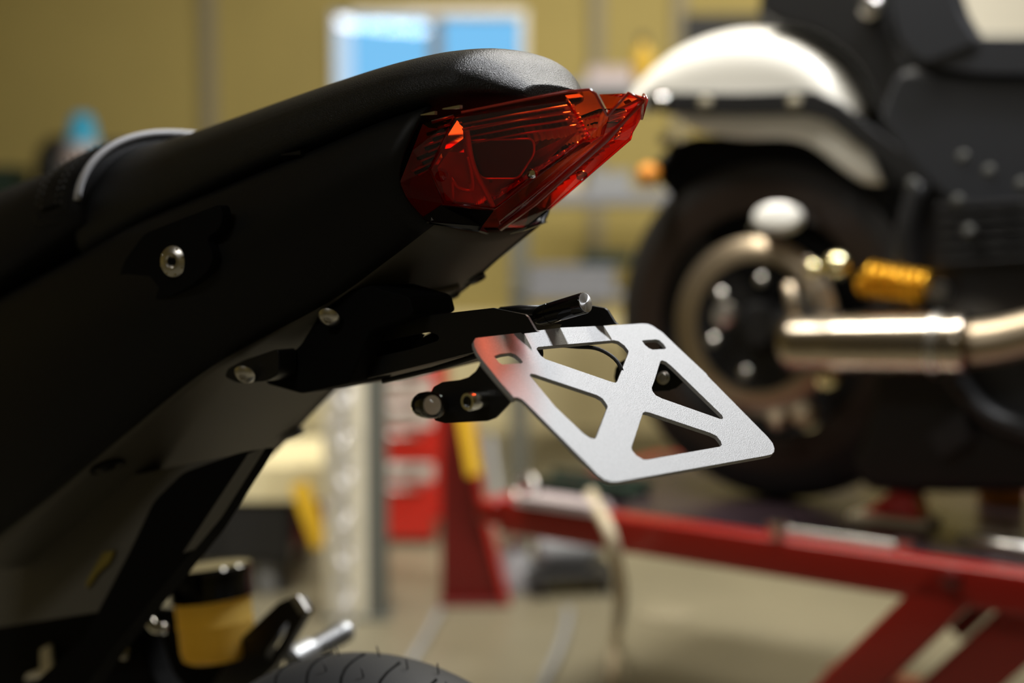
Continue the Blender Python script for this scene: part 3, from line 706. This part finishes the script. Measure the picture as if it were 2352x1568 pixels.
torus('brake_disc', dc, .145, [(-.003, -.028), (-.003, .015), (.003, .015), (.003, -.028), (-.003, -.028)], M['disc'], cru)
for k in range(6):
    a = R(20 + 60 * k); lathe('disc_bolt', [(0, .010), (.006, .010), (.009, .006)], dc + Vector((.085 * math.cos(a), -.004, .085 * math.sin(a))), (0, -1, .3), M['steel'], cru, n=12)
cal = cy(1800, 508, -.13)
loft('brake_caliper', [[(cal.x + x, cal.y + y * q, cal.z + z * q) for x, z, y in ((-.055, -.015, -.02), (-.04, .022, -.02), (.03, .026, -.02), (.055, -.005, -.02), (.055, -.005, .03), (.03, .026, .03), (-.04, .022, .03), (-.055, -.015, .03))] for q in (1, .9)], M['chrome'], cru, smooth=False)
lathe('caliper_body', [(0, .024), (.02, .028), (.03, .025), (.034, .016)], cal + Vector((0, -.01, .0)), (.15, -1, .35), M['white'], cru, n=24).scale = (1.6, .95, 1)
# fender: a wide arched shell with flat skirts
FW = .115
crown = [(1478, 222), (1510, 170), (1580, 112), (1660, 80), (1750, 68), (1850, 84), (1930, 140), (1985, 220), (2004, 268)]
cp = resample([list(cy(x, y, -.03)) for x, y in crown], 30)
low_px = [(1478, 262), (1540, 258), (1600, 300), (1700, 318), (1800, 318), (1862, 334), (1930, 384), (1985, 420), (2030, 424)]
lp = resample([list(cy(x, y, -FW)) for x, y in low_px], 30)
rings = []
for i in range(30):
    c, l = cp[i], lp[i]; rr = .05
    mid = np.array([l[0] * .5 + c[0] * .5, -FW, l[2] * .5 + c[2] * .5])
    half = [np.array([c[0], 0, c[2] + .006]), np.array([c[0], -FW * .45, c[2]]), np.array([c[0], -FW * .86, c[2] - .022]), np.array([c[0] * .9 + l[0] * .1, -FW, c[2] - .055 if c[2] - .055 > l[2] else c[2] * .5 + l[2] * .5]), mid, l]
    hs = resample(half, 14)
    rings.append([tuple(p) for p in hs] + [(p[0], -p[1], p[2]) for p in hs[::-1][1:]] if False else [(p[0], -p[1], p[2]) for p in hs[::-1]] + [tuple(p) for p in hs[1:]])
fe = loft('rear_fender', rings, M['white'], cru, closed=False); so = fe.modifiers.new('t', 'SOLIDIFY'); so.thickness = .003
fe['label'] = 'glossy white rear fender'
st_px = [(1476, 214), (1560, 212), (1700, 214), (1870, 208), (1930, 236), (2010, 300), (2120, 384), (2140, 420), (2100, 430), (2000, 352), (1900, 276), (1850, 262), (1700, 264), (1540, 262), (1480, 250)]
for Y in (-FW - .014, FW + .004): sheet('fender_strut', C, st_px, -FW - .014, .010, M['dark'], cru, bevel=.002) if Y < 0 else plate('fender_strut', [(cy(x, y, -FW - .014).x, cy(x, y, -FW - .014).z) for x, y in st_px], [], lambda u, v, w: (u, FW + .004 + w, v), .010, M['dark'], cru)
for x, y in ((1520, 232), (1622, 236), (1826, 236)):
    lathe('strut_bolt', [(0, .012), (.005, .012), (.009, .007), (.010, .003)], cy(x, y, -FW - .014), (.1, -1, .25), M['chrome'] if x == 1520 else M['trim'], cru, n=20)
ms = cy(1528, 322, -.04); lathe('tail_lamp_stud', [(0, .012), (.008, .012), (.012, .006)], ms, (-.3, -1, .4), M['chrome'], cru, n=16)
tube('indicator_stalk', [cy(1560, 330, -.06), cy(1500, 395, -.10)], .010, M['dark'], cru, n=8)
lathe('amber_indicator', [(0, .012), (.012, .02), (.03, .02), (.038, .012)], cy(1512, 395, -.10), (-.5, -.6, -.2), M['orange'], cru, n=20)
sheet('fender_gap_dark', C, [(1500, 400), (1540, 330), (1600, 312), (1800, 314), (1862, 332), (1930, 382), (2030, 420), (2100, 430), (2100, 900), (1790, 742)], -.06, .12, M['hidden'], cru)  # dark sheet added for the shaded gap between fender and tyre
# upper black masses: backrest pad, saddle, side cover
sheet('backrest', C, [(1748, -60), (1738, 30), (1790, 60), (1870, 78), (1950, 132), (2002, 220), (2030, 300), (2090, 300), (2110, 160), (2060, 90), (2046, 0), (2050, -60)], -.10, .12, M['dark'], cru, bevel=.03, bseg=4, rad=.03)
sheet('seat_bolster', C, [(2046, -60), (2046, 20), (2066, 100), (2120, 150), (2250, 100), (2232, 72), (2205, 30), (2176, -60)], -.145, .05, M['darkblue'], cru, bevel=.015, bseg=4, rad=.02)
sheet('saddle', C, [(2076, 112), (2120, 150), (2240, 168), (2400, 172), (2480, 172), (2480, 84), (2330, 88), (2240, 86), (2150, 92)], -.14, .28, M['darkblue'], cru, bevel=.03, bseg=4, rad=.03)
sheet('side_cover', C, [(2010, 282), (2060, 150), (2180, 170), (2420, 178), (2480, 180), (2480, 480), (2300, 520), (2160, 460), (2090, 390)], -.13, .26, M['darkblue'], cru, bevel=.03, bseg=4, rad=.03)
sheet('backrest_gap_fill', C, [(1748, -60), (1738, 30), (1770, 110), (1900, 200), (1980, 300), (2090, 330), (2110, 160), (2060, -60)], .0, .10, M['dark'], cru, bevel=.01)  # black sheet added to darken the gap between fender and backrest
sheet('strut_gap_fill', C, [(1940, 330), (2060, 300), (2180, 430), (2180, 540), (2060, 500), (1990, 450)], -.06, .12, M['dark'], cru)  # black filler added where wall showed at the strut end
sheet('saddle_gap_fill', C, [(2060, 120), (2140, 130), (2480, 150), (2480, 230), (2050, 230)], -.09, .18, M['dark'], cru)  # black filler added to darken the gap under the saddle
lathe('grab_rail_knob', [(0, .018), (.012, .020), (.02, .012)], cy(2004, 18, -.105), (0, -1, .1), M['steel'], cru, n=20)
sheet('engine', C, [(2060, 470), (2160, 440), (2480, 420), (2480, 1130), (2200, 1136), (1985, 1132), (1950, 1070), (1995, 940), (2010, 700)], -.12, .24, M['dark'], cru, bevel=.02, bseg=3, rad=.03)
for k in range(6):
    y = 470 + 26 * k
    sheet('cooling_fin', C, [(2150, y), (2420, y - 14), (2420, y - 6), (2150, y + 8)], -.15, .05, M['dark'], cru, bevel=.001)
tube('swingarm', [cy(1790, 742, -.13), cy(1950, 760, -.14), cy(2150, 740, -.14)], .028, M['dark'], cru, n=12)
tube('frame_tube', [cy(2110, 420, -.13), cy(2080, 560, -.14), cy(2110, 720, -.14), cy(2240, 930, -.14), cy(2400, 1010, -.14)], .018, M['dark'], cru, n=12, samples=24)
for x, y in ((2212, 362), (2096, 424), (2272, 394), (2348, 424), (2200, 462), (2226, 532), (1848, 690)):
    lathe('frame_bolt', [(0, .010), (.004, .010), (.008, .005)], cy(x, y, -.165), (.1, -1, .3), M['bolt'], cru, n=14)
# gold shock with its coil, pale brass fittings tinted with their yellow reflection
sa, sb = cy(1985, 640, -.165), cy(2128, 664, -.165)
shock = tube('shock_body', [sa, sb], .018, M['gold'], cru, n=16)
coil = []
dd = (sb - sa); _, cu, cw = frame_of(dd)
for i in range(145):
    t = i / 144; a = 2 * math.pi * 7 * t; coil.append(sa + dd * t + (cu * math.cos(a) + cw * math.sin(a)) * .025)
tube('shock_spring', coil, .0055, M['gold'], cru, n=6)
lathe('shock_eye', [(-.012, .016), (.012, .016)], sb + dd.normalized() * .02, (0, -1, 0), M['steel'], cru, n=20)
for x, y, r_ in ((1872, 622, .016), (1925, 612, .022)):
    lathe('axle_nut', [(0, r_), (.012, r_), (.020, r_ * .75), (.024, r_ * .3)], cy(x, y, -.17), (.15, -1, .45), M['yellow_chrome'], cru, n=20)
lathe('axle_cap', [(0, .022), (.02, .022), (.03, .014)], cy(1672, 726, -.115), (.1, -1, .3), M['steel'], cru, n=20)
tube('caliper_bracket', [cy(1812, 650, -.15), cy(1822, 700, -.15), cy(1830, 750, -.15)], .011, M['disc'], cru, n=10)
# exhaust
ex = [cy(x, y, -.21) for x, y in ((1800, 792), (1830, 790), (1950, 790), (2100, 790), (2230, 792), (2290, 780), (2400, 756), (2480, 740))]
tube('muffler', ex[:5], lambda t: .030 if t < .01 else (.048 if t < .3 else .049), M['muffler'], cru, n=28, samples=24)
tube('exhaust_pipe', [cy(2225, 792, -.21), cy(2300, 782, -.20), cy(2400, 758, -.19), cy(2500, 735, -.18)], .036, M['disc'], cru, n=24, samples=16)
lathe('exhaust_clamp', [(0, .052), (.014, .052)], cy(2150, 790, -.21), (1, 0, 0), M['steel'], cru, n=28)
for x, y, r_, m in ((1905, 872, .020, 'yellow_chrome'), (1850, 950, .024, 'disc'), (1790, 965, .018, 'disc')):
    lathe('heat_shield_clamp' if m == 'yellow_chrome' else 'chain_adjuster', [(0, r_), (.012, r_), (.022, r_ * .6)], cy(x, y, -.19), (.1, -1, .5), M[m], cru, n=18)
sheet('kick_stand_plate', C, [(2130, 1000), (2210, 940), (2230, 1010), (2160, 1050)], -.16, .01, M['darkblue'], cru, bevel=.002)

# ------------------------------------------------------------------ red motorcycle lift under it
LZ = deckz
def lz(px, py, z):                       # lift-frame point at a height
    r = C.Mi @ ray(px, py); return C.cb + r * ((z - C.cb.z) / r.z)
lift = thing('motorcycle_lift', C.O, C.rz, 'red steel motorcycle lift table carrying the cruiser', 'lift')
ea, eb = lz(1200, 1160, LZ), lz(1788, 1236, LZ)
yN = (ea.y + eb.y) / 2; xA = lz(1130, 1150, LZ).x; xB = 1.75
box('deck', (xA, yN + .05, LZ - .03), (xB, yN + .62, LZ), M['deck'], lift, bevel=.004)
box('side_rail', (xA, yN, LZ - .062), (xB, yN + .05, LZ + .002), M['redlift'], lift, bevel=.008)
box('side_rail', (xA, yN + .62, LZ - .062), (xB, yN + .67, LZ + .002), M['redlift'], lift, bevel=.008)
box('end_rail', (xA - .05, yN, LZ - .05), (xA, yN + .67, LZ - .005), M['redlift'], lift, bevel=.008)
def leg(a, b, w, y, name='scissor_arm'):
    a = Vector((a.x, y, a.z)); b = Vector((b.x, y, b.z)); d = (b - a).normalized(); n = Vector((-d.z, 0, d.x)) * w / 2
    v = [p + q + Vector((0, t, 0)) for t in (0, .05) for p, q in ((a, n), (b, n), (b, -n), (a, -n))]
    return raw(name, v, [(0, 1, 2, 3), (4, 7, 6, 5), (0, 4, 5, 1), (1, 5, 6, 2), (2, 6, 7, 3), (3, 7, 4, 0)], M['redlift'], lift, bevel=.006)
l_a, l_b = cy(2190, 1340, yN), cy(1880, 1640, yN)
leg(l_a, l_b, .075, yN); leg(l_a, l_b, .075, yN + .6)
l_c, l_d = cy(2420, 1380, yN + .08), cy(2130, 1640, yN + .08)
leg(l_c, l_d, .085, yN + .08); leg(l_c, l_d, .085, yN + .5)
zb_ = 0.0
box('base_frame', (l_b.x - .25, yN, 0), (xB, yN + .06, .05), M['redlift'], lift); box('base_frame', (l_b.x - .25, yN + .6, 0), (xB, yN + .66, .05), M['redlift'], lift)
lathe('pivot_pin', [(0, .016), (.008, .016), (.012, .010)], cy(2186, 1326, yN - .002), (0, -1, 0), M['dred'], lift, n=20)
# loose things on the deck
def deck_thing(name, px, py, label, cat): 
    p = lz(px, py, LZ); w = C.world(p); return thing(name, (w.x, w.y, LZ), C.rz, label, cat)
t = deck_thing('oil_tray', 1350, 1128, 'flat black oil tray lying on the far end of the lift deck', 'tray')
box('pan', (-.11, -.05, 0), (.11, .05, .012), M['green'], t); box('rim', (-.115, -.055, .012), (.115, -.045, .026), M['green'], t); box('rim', (-.115, .045, .012), (.115, .055, .026), M['green'], t)
t = deck_thing('folded_rag', 1295, 1166, 'folded pale rag at the edge of the lift deck below the plate holder', 'rag')
for k in range(3): box('fold', (-.085 + .006 * k, -.035, .006 * k), (.085 - .004 * k, .035, .006 * k + .006), M['pink'], t, bevel=.0028)
t = deck_thing('hose_clamp', 1205, 1150, 'silver round clamp on the leftmost corner of the lift deck', 'clamp')
tube('ring', [Vector((.02 * math.cos(a), .012 * math.sin(a), .024 + .02 * math.sin(a))) for a in np.linspace(0, 2 * math.pi, 25)], .006, M['steel'], t, n=8); box('screw', (-.012, -.012, 0), (.012, .012, .01), M['steel'], t)
t = deck_thing('chrome_socket', 1788, 1238, 'small chrome socket glinting on the lift rail', 'socket')
lathe('drive', [(0, .009), (.014, .009)], (0, 0, 0), (0, 0, 1), M['chrome'], t, n=24); lathe('socket_head', [(.014, .010), (.015, .012), (.030, .012), (.031, .009)], (0, 0, 0), (0, 0, 1), M['chrome'], t, n=24)
t = deck_thing('wrench', 1930, 1236, 'grey steel wrench lying along the lift deck', 'wrench')
box('shaft', (-.10, -.008, 0), (.10, .008, .008), M['steel'], t, bevel=.003); lathe('ring_end', [(0, .02), (.012, .02)], (-.11, 0, 0), (0, 0, 1), M['steel'], t, n=20); lathe('ring_end', [(0, .017), (.012, .017)], (.11, 0, 0), (0, 0, 1), M['steel'], t, n=20)
t = deck_thing('wheel_chock', 2056, 1196, 'red wheel chock beside the cruiser tyre on the deck', 'chock')
box('base', (-.07, -.04, 0), (.07, .04, .012), M['hose'], t); pr_ = [(-.05, .012), (.055, .012), (.04, .055), (.005, .06)]
raw('wedge', [(x, y, z) for y in (-.03, .03) for x, z in pr_], [(0, 1, 2, 3), (4, 7, 6, 5), (0, 4, 5, 1), (1, 5, 6, 2), (2, 6, 7, 3), (3, 7, 4, 0)], M['red'], t, bevel=.006)
t = deck_thing('oil_can', 2300, 1150, 'dull orange oil can at the right end of the lift deck', 'can')
lathe('can_body', [(0, .04), (.002, .042), (.07, .042), (.085, .02), (.09, .012)], (0, 0, 0), (0, 0, 1), M['orange'], t, n=28); tube('spout', [(0, 0, .09), (.02, 0, .12), (.06, 0, .14)], .005, M['dark'], t, n=8, samples=10)
t = deck_thing('torque_bar', 2320, 1276, 'pale steel bar on the near right edge of the lift deck', 'tool')
tube('bar', [(-.08, 0, .014), (0, 0, .014), (.12, 0, .014)], .010, M['steel'], t, n=12); tube('grip', [(.12, 0, .014), (.2, 0, .014)], .013, M['dark'], t, n=12)

# ------------------------------------------------------------------ things standing around the shop
def stand(px, depth): p = at(px, 900, depth); return Vector((p.x, p.y, 0))
def zpx(py, p): return CAM_H - (p.y / 1.0) * ((py - 784) / FPX * math.cos(PITCH) + math.sin(PITCH)) / (math.cos(PITCH) - (py - 784) / FPX * math.sin(PITCH))
def xpx(px, py, y): r = ray(px, py); return r.x / r.y * y
# red roller cabinet
cb = stand(845, 4.2); yb_ = cb.y; xl, xr = xpx(752, 1100, yb_) , xpx(1020, 1100, yb_)
cab = thing('tool_cabinet', ((xl + xr) / 2, yb_, 0), 0, 'red roller tool cabinet with pale drawer fronts right of the cream column', 'cabinet')
hwc = (xr - xl) / 2; ztop = zpx(838, cb)
box('carcass', (-hwc, .015, .07), (hwc, .45, ztop), M['red'], cab, bevel=.006)
zs = [zpx(y, cb) for y in (1240, 1096, 1060, 982, 930, 918, 870, 842)]
for (ya, yb2, mat) in ((1236, 1112, 'red'), (1104, 1064, 'label'), (1056, 990, 'red'), (982, 930, 'label'), (922, 868, 'label'), (862, 842, 'red')):
    d = box('drawer', (-hwc + .012, -.004, zpx(ya, cb)), (hwc - .03, .016, zpx(yb2, cb)), M[mat], cab, bevel=.004)
    zc = zpx(yb2, cb) - .012
    tube('handle', [(-hwc * .6, -.012, zc), (0, -.014, zc), (hwc * .6, -.012, zc)], .005, M['steel'], d, n=8)
for sx in (-1, 1):
    for yy in (.06, .40): lathe('caster', [(-.012, .03), (-.010, .035), (.010, .035), (.012, .03)], (sx * (hwc - .05), yy, .035), (1, 0, 0), M['dark'], cab, n=20)
# cream structural column with its grey edge rail
cc = stand(790, 3.4); x0, x1, x2 = xpx(742, 1100, cc.y), xpx(842, 1100, cc.y), xpx(884, 1100, cc.y)
colm = thing('column', ((x0 + x1) / 2, cc.y, 0), 0, 'cream painted square column behind the hanging chain', 'column')
hx = (x1 - x0) / 2; zc_top = zpx(760, cc)
box('shaft', (-hx, 0, 0), (hx, .12, zc_top), M['cream'], colm, bevel=.004)
box('edge_rail', (hx, -.005, 0), (hx + (x2 - x1), .10, zc_top), M['greypost'], colm, bevel=.004)
box('base_plate', (-hx - .01, -.015, 0), (hx + x2 - x1 + .01, .13, .008), M['greypost'], colm, bevel=.002)
box('cap_plate', (-hx - .01, -.01, zc_top), (hx + x2 - x1 + .01, .13, zc_top + .01), M['greypost'], colm, bevel=.002)
# hanging chain
ch0 = at(772, 1000, 3.25)
chain = thing('hanging_chain', (ch0.x, cc.y - .06, zpx(1470, Vector((0, cc.y - .06, 0)))), 0, 'silver link chain hanging in front of the cream column', 'chain')
zt_ = zpx(880, Vector((0, cc.y - .06, 0))) - chain.location.z
link_pts = []
for a in np.linspace(0, 2 * math.pi, 21):
    c, s = math.cos(a), math.sin(a); link_pts.append((.018 * c, 0, .014 * math.copysign(1, s) * (1 if abs(s) > .02 else 0) + .018 * s))
pitch_ = .048; nl = int(zt_ / pitch_)
proto = tube('chain_link', link_pts, .0068, M['zinc'], chain, n=8); proto.location = (0, 0, .02)
for k in range(1, nl + 1):
    o = proto.copy(); COL.objects.link(o); o.parent = chain; o.location = (0.004 * math.sin(k * 1.7), 0, .02 + k * pitch_); o.rotation_euler = (0, 0, (math.pi / 2) * (k % 2) + .3)
box('chain_hook', (-.02, .0, .02 + (nl + .6) * pitch_), (.02, .064, .02 + (nl + .9) * pitch_), M['greypost'], chain, bevel=.003)
# yellow strap tools
def strap(px0, py0, px1, py1, depth, w, label):
    a, b = at(px0, py0, depth), at(px1, py1, depth); d = (b - a).normalized(); n = d.cross(Vector((0, 1, 0))).normalized() * w / 2
    v = [p + q + Vector((0, t, 0)) for t in (0, .008) for p, q in ((a, n), (b, n), (b, -n), (a, -n))]
    o = raw('ratchet_strap', [p - b for p in v], [(0, 1, 2, 3), (4, 7, 6, 5), (0, 4, 5, 1), (1, 5, 6, 2), (2, 6, 7, 3), (3, 7, 4, 0)], M['yellow'], None, bevel=.002)
    o.location = b; return tag(o, label, 'strap')
strap(686, 1110, 738, 1256, 3.45, .045, 'yellow strap hanging slanted left of the silver chain')
# red tapered stand with a yellow strap on it
sd = stand(1085, 3.55); 
stn = thing('lift_column', (xpx(1085, 1300, sd.y), sd.y, 0), 0, 'dark red tapered steel stand at the far end of the lift', 'stand')
xs = lambda px: xpx(px, 1200, sd.y) - stn.location.x
zt2 = zpx(900, sd)
f_ = [(xs(1016), zt2), (xs(1062), zt2), (xs(1100), zpx(1150, sd)), (xs(1160), 0.0), (xs(1012), 0.0)]
plate('front_plate', f_, [], lambda u, v, w: (u, w, v), .02, M['dred'], stn, bevel=.003)  # front face shade put into a darker red than the flange
fl = [(xs(1062), zt2), (xs(1078), zt2), (xs(1116), zpx(1150, sd)), (xs(1172), 0), (xs(1158), 0), (xs(1098), zpx(1150, sd))]
plate('side_flange', fl, [], lambda u, v, w: (u, -.03 + w, v), .12, M['red'], stn, bevel=.003)
box('foot', (xs(1010), -.04, 0), (xs(1172), .14, .012), M['dred'], stn, bevel=.003)
strap(1060, 925, 1090, 1092, 3.48, .034, 'yellow strap lying down the side of the red stand')
# low black bench with a pale top
wbp = stand(600, 3.62); xa, xb_ = xpx(150, 1150, wbp.y), xpx(668, 1150, wbp.y)
wb_ = thing('workbench', ((xa + xb_) / 2, wbp.y, 0), 0, 'low black workbench with a pale grey top left of the column', 'workbench')
hb = (xb_ - xa) / 2; zA, zB, zC = zpx(1066, wbp), zpx(1148, wbp), zpx(1292, wbp)
box('top', (-hb - .02, -.02, zB), (hb + .085, .45, zA), M['wall_low'], wb_)
box('cabinet_body', (-hb, .0, zC), (hb, .42, zB), M['dark'], wb_)
box('side_drawer', (hb, .03, zpx(1250, wbp)), (hb + .07, .40, zB), M['dred'], wb_)
for k in range(3): box('door', (-hb + .01 + k * hb * 2 / 3, -.012, zC + .01), (-hb - .01 + (k + 1) * hb * 2 / 3, 0, zB - .01), M['dark'], wb_, bevel=.003)
for sx in (-1, 1):
    for yy in (.02, .36): box('leg', (sx * (hb - .03) - .02, yy, 0), (sx * (hb - .03) + .02, yy + .04, zC), M['dark'], wb_)
# round grey canister under the bench
p = stand(608, 3.66); cn = thing('canister', (p.x, p.y, 0), 0, 'small round grey-green canister on the floor under the workbench', 'canister')
lathe('can_body', [(0, .030), (.01, .034), (.075, .034), (.09, .022), (.095, .014)], (0, 0, 0), (0, 0, 1), M['grey'], cn, n=28); lathe('lid', [(.095, .016), (.108, .016)], (0, 0, 0), (0, 0, 1), M['dark'], cn, n=20)
# shelf unit behind the tail light
sp_ = stand(1190, 5.0); yS = sp_.y
X0, X1 = xpx(1172, 900, yS), xpx(1980, 900, yS)
sh = thing('shelf_unit', ((X0 + X1) / 2, yS, 0), 0, 'grey metal shelf unit against the back wall behind the wheel', 'shelf')
hs = (X1 - X0) / 2; zS = lambda py: zpx(py, sp_)
for sx in (-1, 1):
    for yy in (0, .38): box('upright', (sx * hs - .035 if sx > 0 else -hs, yy, 0), (hs if sx > 0 else -hs + .065, yy + .04, zS(180)), M['greypost'], sh, bevel=.004)
for py, th in ((215, 26), (470, 34), (690, 16)):
    box('shelf_board', (-hs, .0, zS(py)), (hs, .42, zS(py - th)), M['shelf'], sh, bevel=.004)
def on_shelf(name, px0, px1, py_top, py_base, mat, label, cat, dy=.06, depth=.22, kind='box'):
    y = yS + dy; q = Vector((0, y, 0)); a, b = xpx(px0, py_base, y), xpx(px1, py_base, y); zb2 = zS_top[py_base]; h = zpx(py_top, q) - zb2
    t = thing(name, ((a + b) / 2, y, zb2), 0, label, cat); w = (b - a) / 2
    if kind == 'box':
        box('body', (-w, 0, 0), (w, depth, h * .86), M[mat], t); box('lid', (-w * 1.02, -.004, h * .86), (w * 1.02, depth + .004, h), M[mat], t)
    elif kind == 'bottle':
        lathe('body', [(0, w * .9), (.01, w), (h * .6, w), (h * .75, w * .5), (h * .85, w * .35)], (0, w, 0), (0, 0, 1), M[mat], t, n=28); lathe('cap', [(h * .85, w * .4), (h, w * .38)], (0, w, 0), (0, 0, 1), M['dark'], t, n=20)
    elif kind == 'monitor':
        box('screen', (-w, 0, h * .2), (w, .03, h), M['dark'], t); box('foot', (-w * .4, -.04, 0), (w * .4, .1, .012), M['dark'], t); box('neck', (-.02, .01, .012), (.02, .03, h * .25), M['dark'], t)
    return t
zS_top = {py: zS(py - th) for py, th in ((215, 26), (470, 34), (690, 16), (1120, 20))}
on_shelf('storage_bin', 1216, 1412, 612, 690, 'shelf', 'wide blue-grey storage bin on the shelf behind the plate lamp', 'bin', 0, .3)
t = on_shelf('tool_box', 1350, 1450, 392, 470, 'grey', 'grey box on the middle shelf behind the tail light tip', 'box')
on_shelf('paper_carton', 1236, 1330, 392, 470, 'hose', 'beige carton on the middle shelf partly behind the tail light', 'carton')
b2 = thing('battery_case', (xpx(1395, 600, yS + .1), yS + .1, zpx(612, Vector((0, yS, 0)))), 0, 'black battery case on top of the wide blue-grey bin', 'case')
box('body', (-.09, 0, 0), (.09, .15, .035), M['green'], b2); box('lid', (-.092, -.002, .035), (.092, .152, .05), M['green'], b2)
on_shelf('oil_bottle', 1452, 1504, 78, 215, 'oil', 'yellow oil bottle on the top shelf beside the fender', 'bottle', kind='bottle')
on_shelf('parts_box', 1350, 1452, 152, 215, 'pink', 'pale mauve parts box on the top shelf right of the seat', 'box')
on_shelf('monitor', 1570, 1752, 32, 215, 'dark', 'black monitor on the top shelf above the white fender', 'monitor', kind='monitor')
wx0, wx1 = wallp(2188, 0).x, wallp(2900, 0).x
wbd = thing('bright_wall_panel', ((wx0 + wx1) / 2, WY - .036, wallp(2250, 88).z), 0, 'added white panel for the bright lit wall at the top right corner', 'bright_wall_panel')  # white panel added in place of brightly lit wall
hwb = (wx1 - wx0) / 2
box('panel', (-hwb, 0, 0), (hwb, .03, .8), M['white'], wbd); box('panel_ledge', (-hwb, -.03, -.02), (hwb, .02, 0), M['grey'], wbd)
# wall shelf with bottle on the left
q = at(160, 400, 5.6); zsh = zpx(452, Vector((0, q.y, 0)))
ws = thing('wall_shelf', (xpx(150, 430, q.y), q.y, zsh), 0, 'dark wall shelf on the left behind the rider seat', 'shelf')
box('board', (-.75, 0, -.03), (.45, WY - q.y, 0), M['green'], ws); 
for sx in (-.6, .3): raw('shelf_bracket', [(sx + d, y, z) for d in (0, .02) for y, z in ((.02, -.03), (WY - q.y, -.03), (WY - q.y, -.25))], [(0, 1, 2), (3, 5, 4), (0, 3, 4, 1), (1, 4, 5, 2), (2, 5, 3, 0)], M['dark'], ws)
def wsobj(px, label, name, cat): return thing(name, (xpx(px, 400, q.y + .12), q.y + .12, zsh), 0, label, cat)
hq = Vector((0, q.y + .12, 0))
t = wsobj(192, 'blue spray bottle with pale base on the dark wall shelf', 'spray_bottle', 'bottle')
z1, z2, z3 = zpx(345, hq) - zsh, zpx(330, hq) - zsh, zpx(262, hq) - zsh
lathe('bottle_base', [(0, .075), (.01, .08), (z1, .08), (z2, .07)], (0, 0, 0), (0, 0, 1), M['pink'], t, n=28)
lathe('bottle_top', [(z2, .07), (z2 + .03, .06), (z3 - .02, .045), (z3, .03)], (0, 0, 0), (0, 0, 1), M['blue'], t, n=28)
t = wsobj(140, 'round black helmet-shaped case beside the blue bottle', 'round_case', 'case')
lathe('shell', [(0, .08), (.02, .10), (.12, .105), (.20, .085), (.25, .04)], (-.05, .15, 0), (0, 0, 1), M['dark'], t, n=28); lathe('shell_rim', [(.0, .108), (.02, .108)], (-.05, .15, .03), (0, 0, 1), M['dark'], t, n=28)
t = wsobj(240, 'black jar on the dark wall shelf right of the blue bottle', 'jar', 'jar')
lathe('jar_body', [(0, .05), (.01, .055), (.19, .055), (.2, .05)], (.03, .1, 0), (0, 0, 1), M['dark'], t, n=24); lathe('jar_lid', [(.2, .057), (.225, .057)], (.03, .1, 0), (0, 0, 1), M['dark'], t, n=24)
t = wsobj(20, 'dark green box at the left end of the wall shelf', 'green_box', 'box')
box('body', (-.24, 0, 0), (.02, .2, .10), M['green'], t); box('lid', (-.243, -.003, .10), (.023, .203, .125), M['green'], t)
# things on the floor under the lift
p = on_floor(1185, 1352); jk = thing('floor_jack', (p.x, p.y, 0), .3, 'grey floor jack on the floor right of the red stand', 'jack')
lathe('saddle_base', [(0, .06), (.03, .065), (.06, .05), (.11, .03), (.13, .04)], (0, 0, 0), (0, 0, 1), M['grey'], jk, n=24); lathe('saddle', [(.13, .04), (.15, .045)], (0, 0, 0), (0, 0, 1), M['steel'], jk, n=20); tube('handle', [(0, .03, .05), (.02, .2, .12), (.03, .35, .35)], .012, M['grey'], jk, n=8)
p = on_floor(1310, 1360); dl = thing('dolly', (p.x, p.y, 0), .2, 'dark wheeled dolly with a grey motor on the floor under the lift', 'dolly')
box('platform', (-.12, -.06, .045), (.12, .14, .065), M['dark'], dl)
for sx in (-.09, .09):
    for yy in (-.04, .12): lathe('wheel', [(-.01, .018), (-.008, .0225), (.008, .0225), (.01, .018)], (sx, yy, .0225), (1, 0, 0), M['rubber'], dl, n=18)
lathe('motor', [(-.08, .03), (-.075, .042), (.06, .042), (.07, .03), (.09, .012)], (0, .04, .108), (1, 0, 0), M['grey'], dl, n=24)
hp = [lz(1345, 1150, LZ) for _ in (0,)][0]
def floor_curve(name, pix, r, mat, label, cat, zs_=None):
    pts = [on_floor(x, y, r) for x, y in pix]; o = tube(name, [p - pts[0] for p in pts], r, mat, None, n=8, samples=30); o.location = pts[0]; return tag(o, label, cat)
w0 = C.world(lz(1362, 1166, LZ)) ; w0.z = LZ + .012
pts = [w0 + Vector((0, .05, .003)), w0 + Vector((.0, -.012, .0)), at(1400, 1220, 2.40), at(1418, 1300, 2.44), at(1426, 1370, 2.60), on_floor(1415, 1470, .012), on_floor(1405, 1568, .012), on_floor(1400, 1660, .012)]
o = tube('air_hose', [p_ - pts[0] for p_ in pts], .012, M['hose'], None, n=10, samples=50); o.location = pts[0]; tag(o, 'beige air hose hanging over the lift rail down to the floor', 'hose')
floor_curve('power_cable', [(1305, 1400), (1300, 1440), (1285, 1490), (1262, 1540), (1235, 1600)], .010, M['grey'], 'grey power cable snaking across the floor below the dolly', 'cable')
floor_curve('extension_cable', [(1010, 1400), (985, 1450), (955, 1500), (920, 1560), (890, 1620)], .008, M['grey'], 'thin grey cable on the floor left of the red stand', 'cable')
p = on_floor(1530, 1412); dr = lathe('drain_cover', [(0, .07), (.004, .07), (.005, .065)], (p.x, p.y, 0), (0, 0, 1), M['trim'], None, n=32); tag(dr, 'round dark drain cover in the floor under the lift', 'drain')
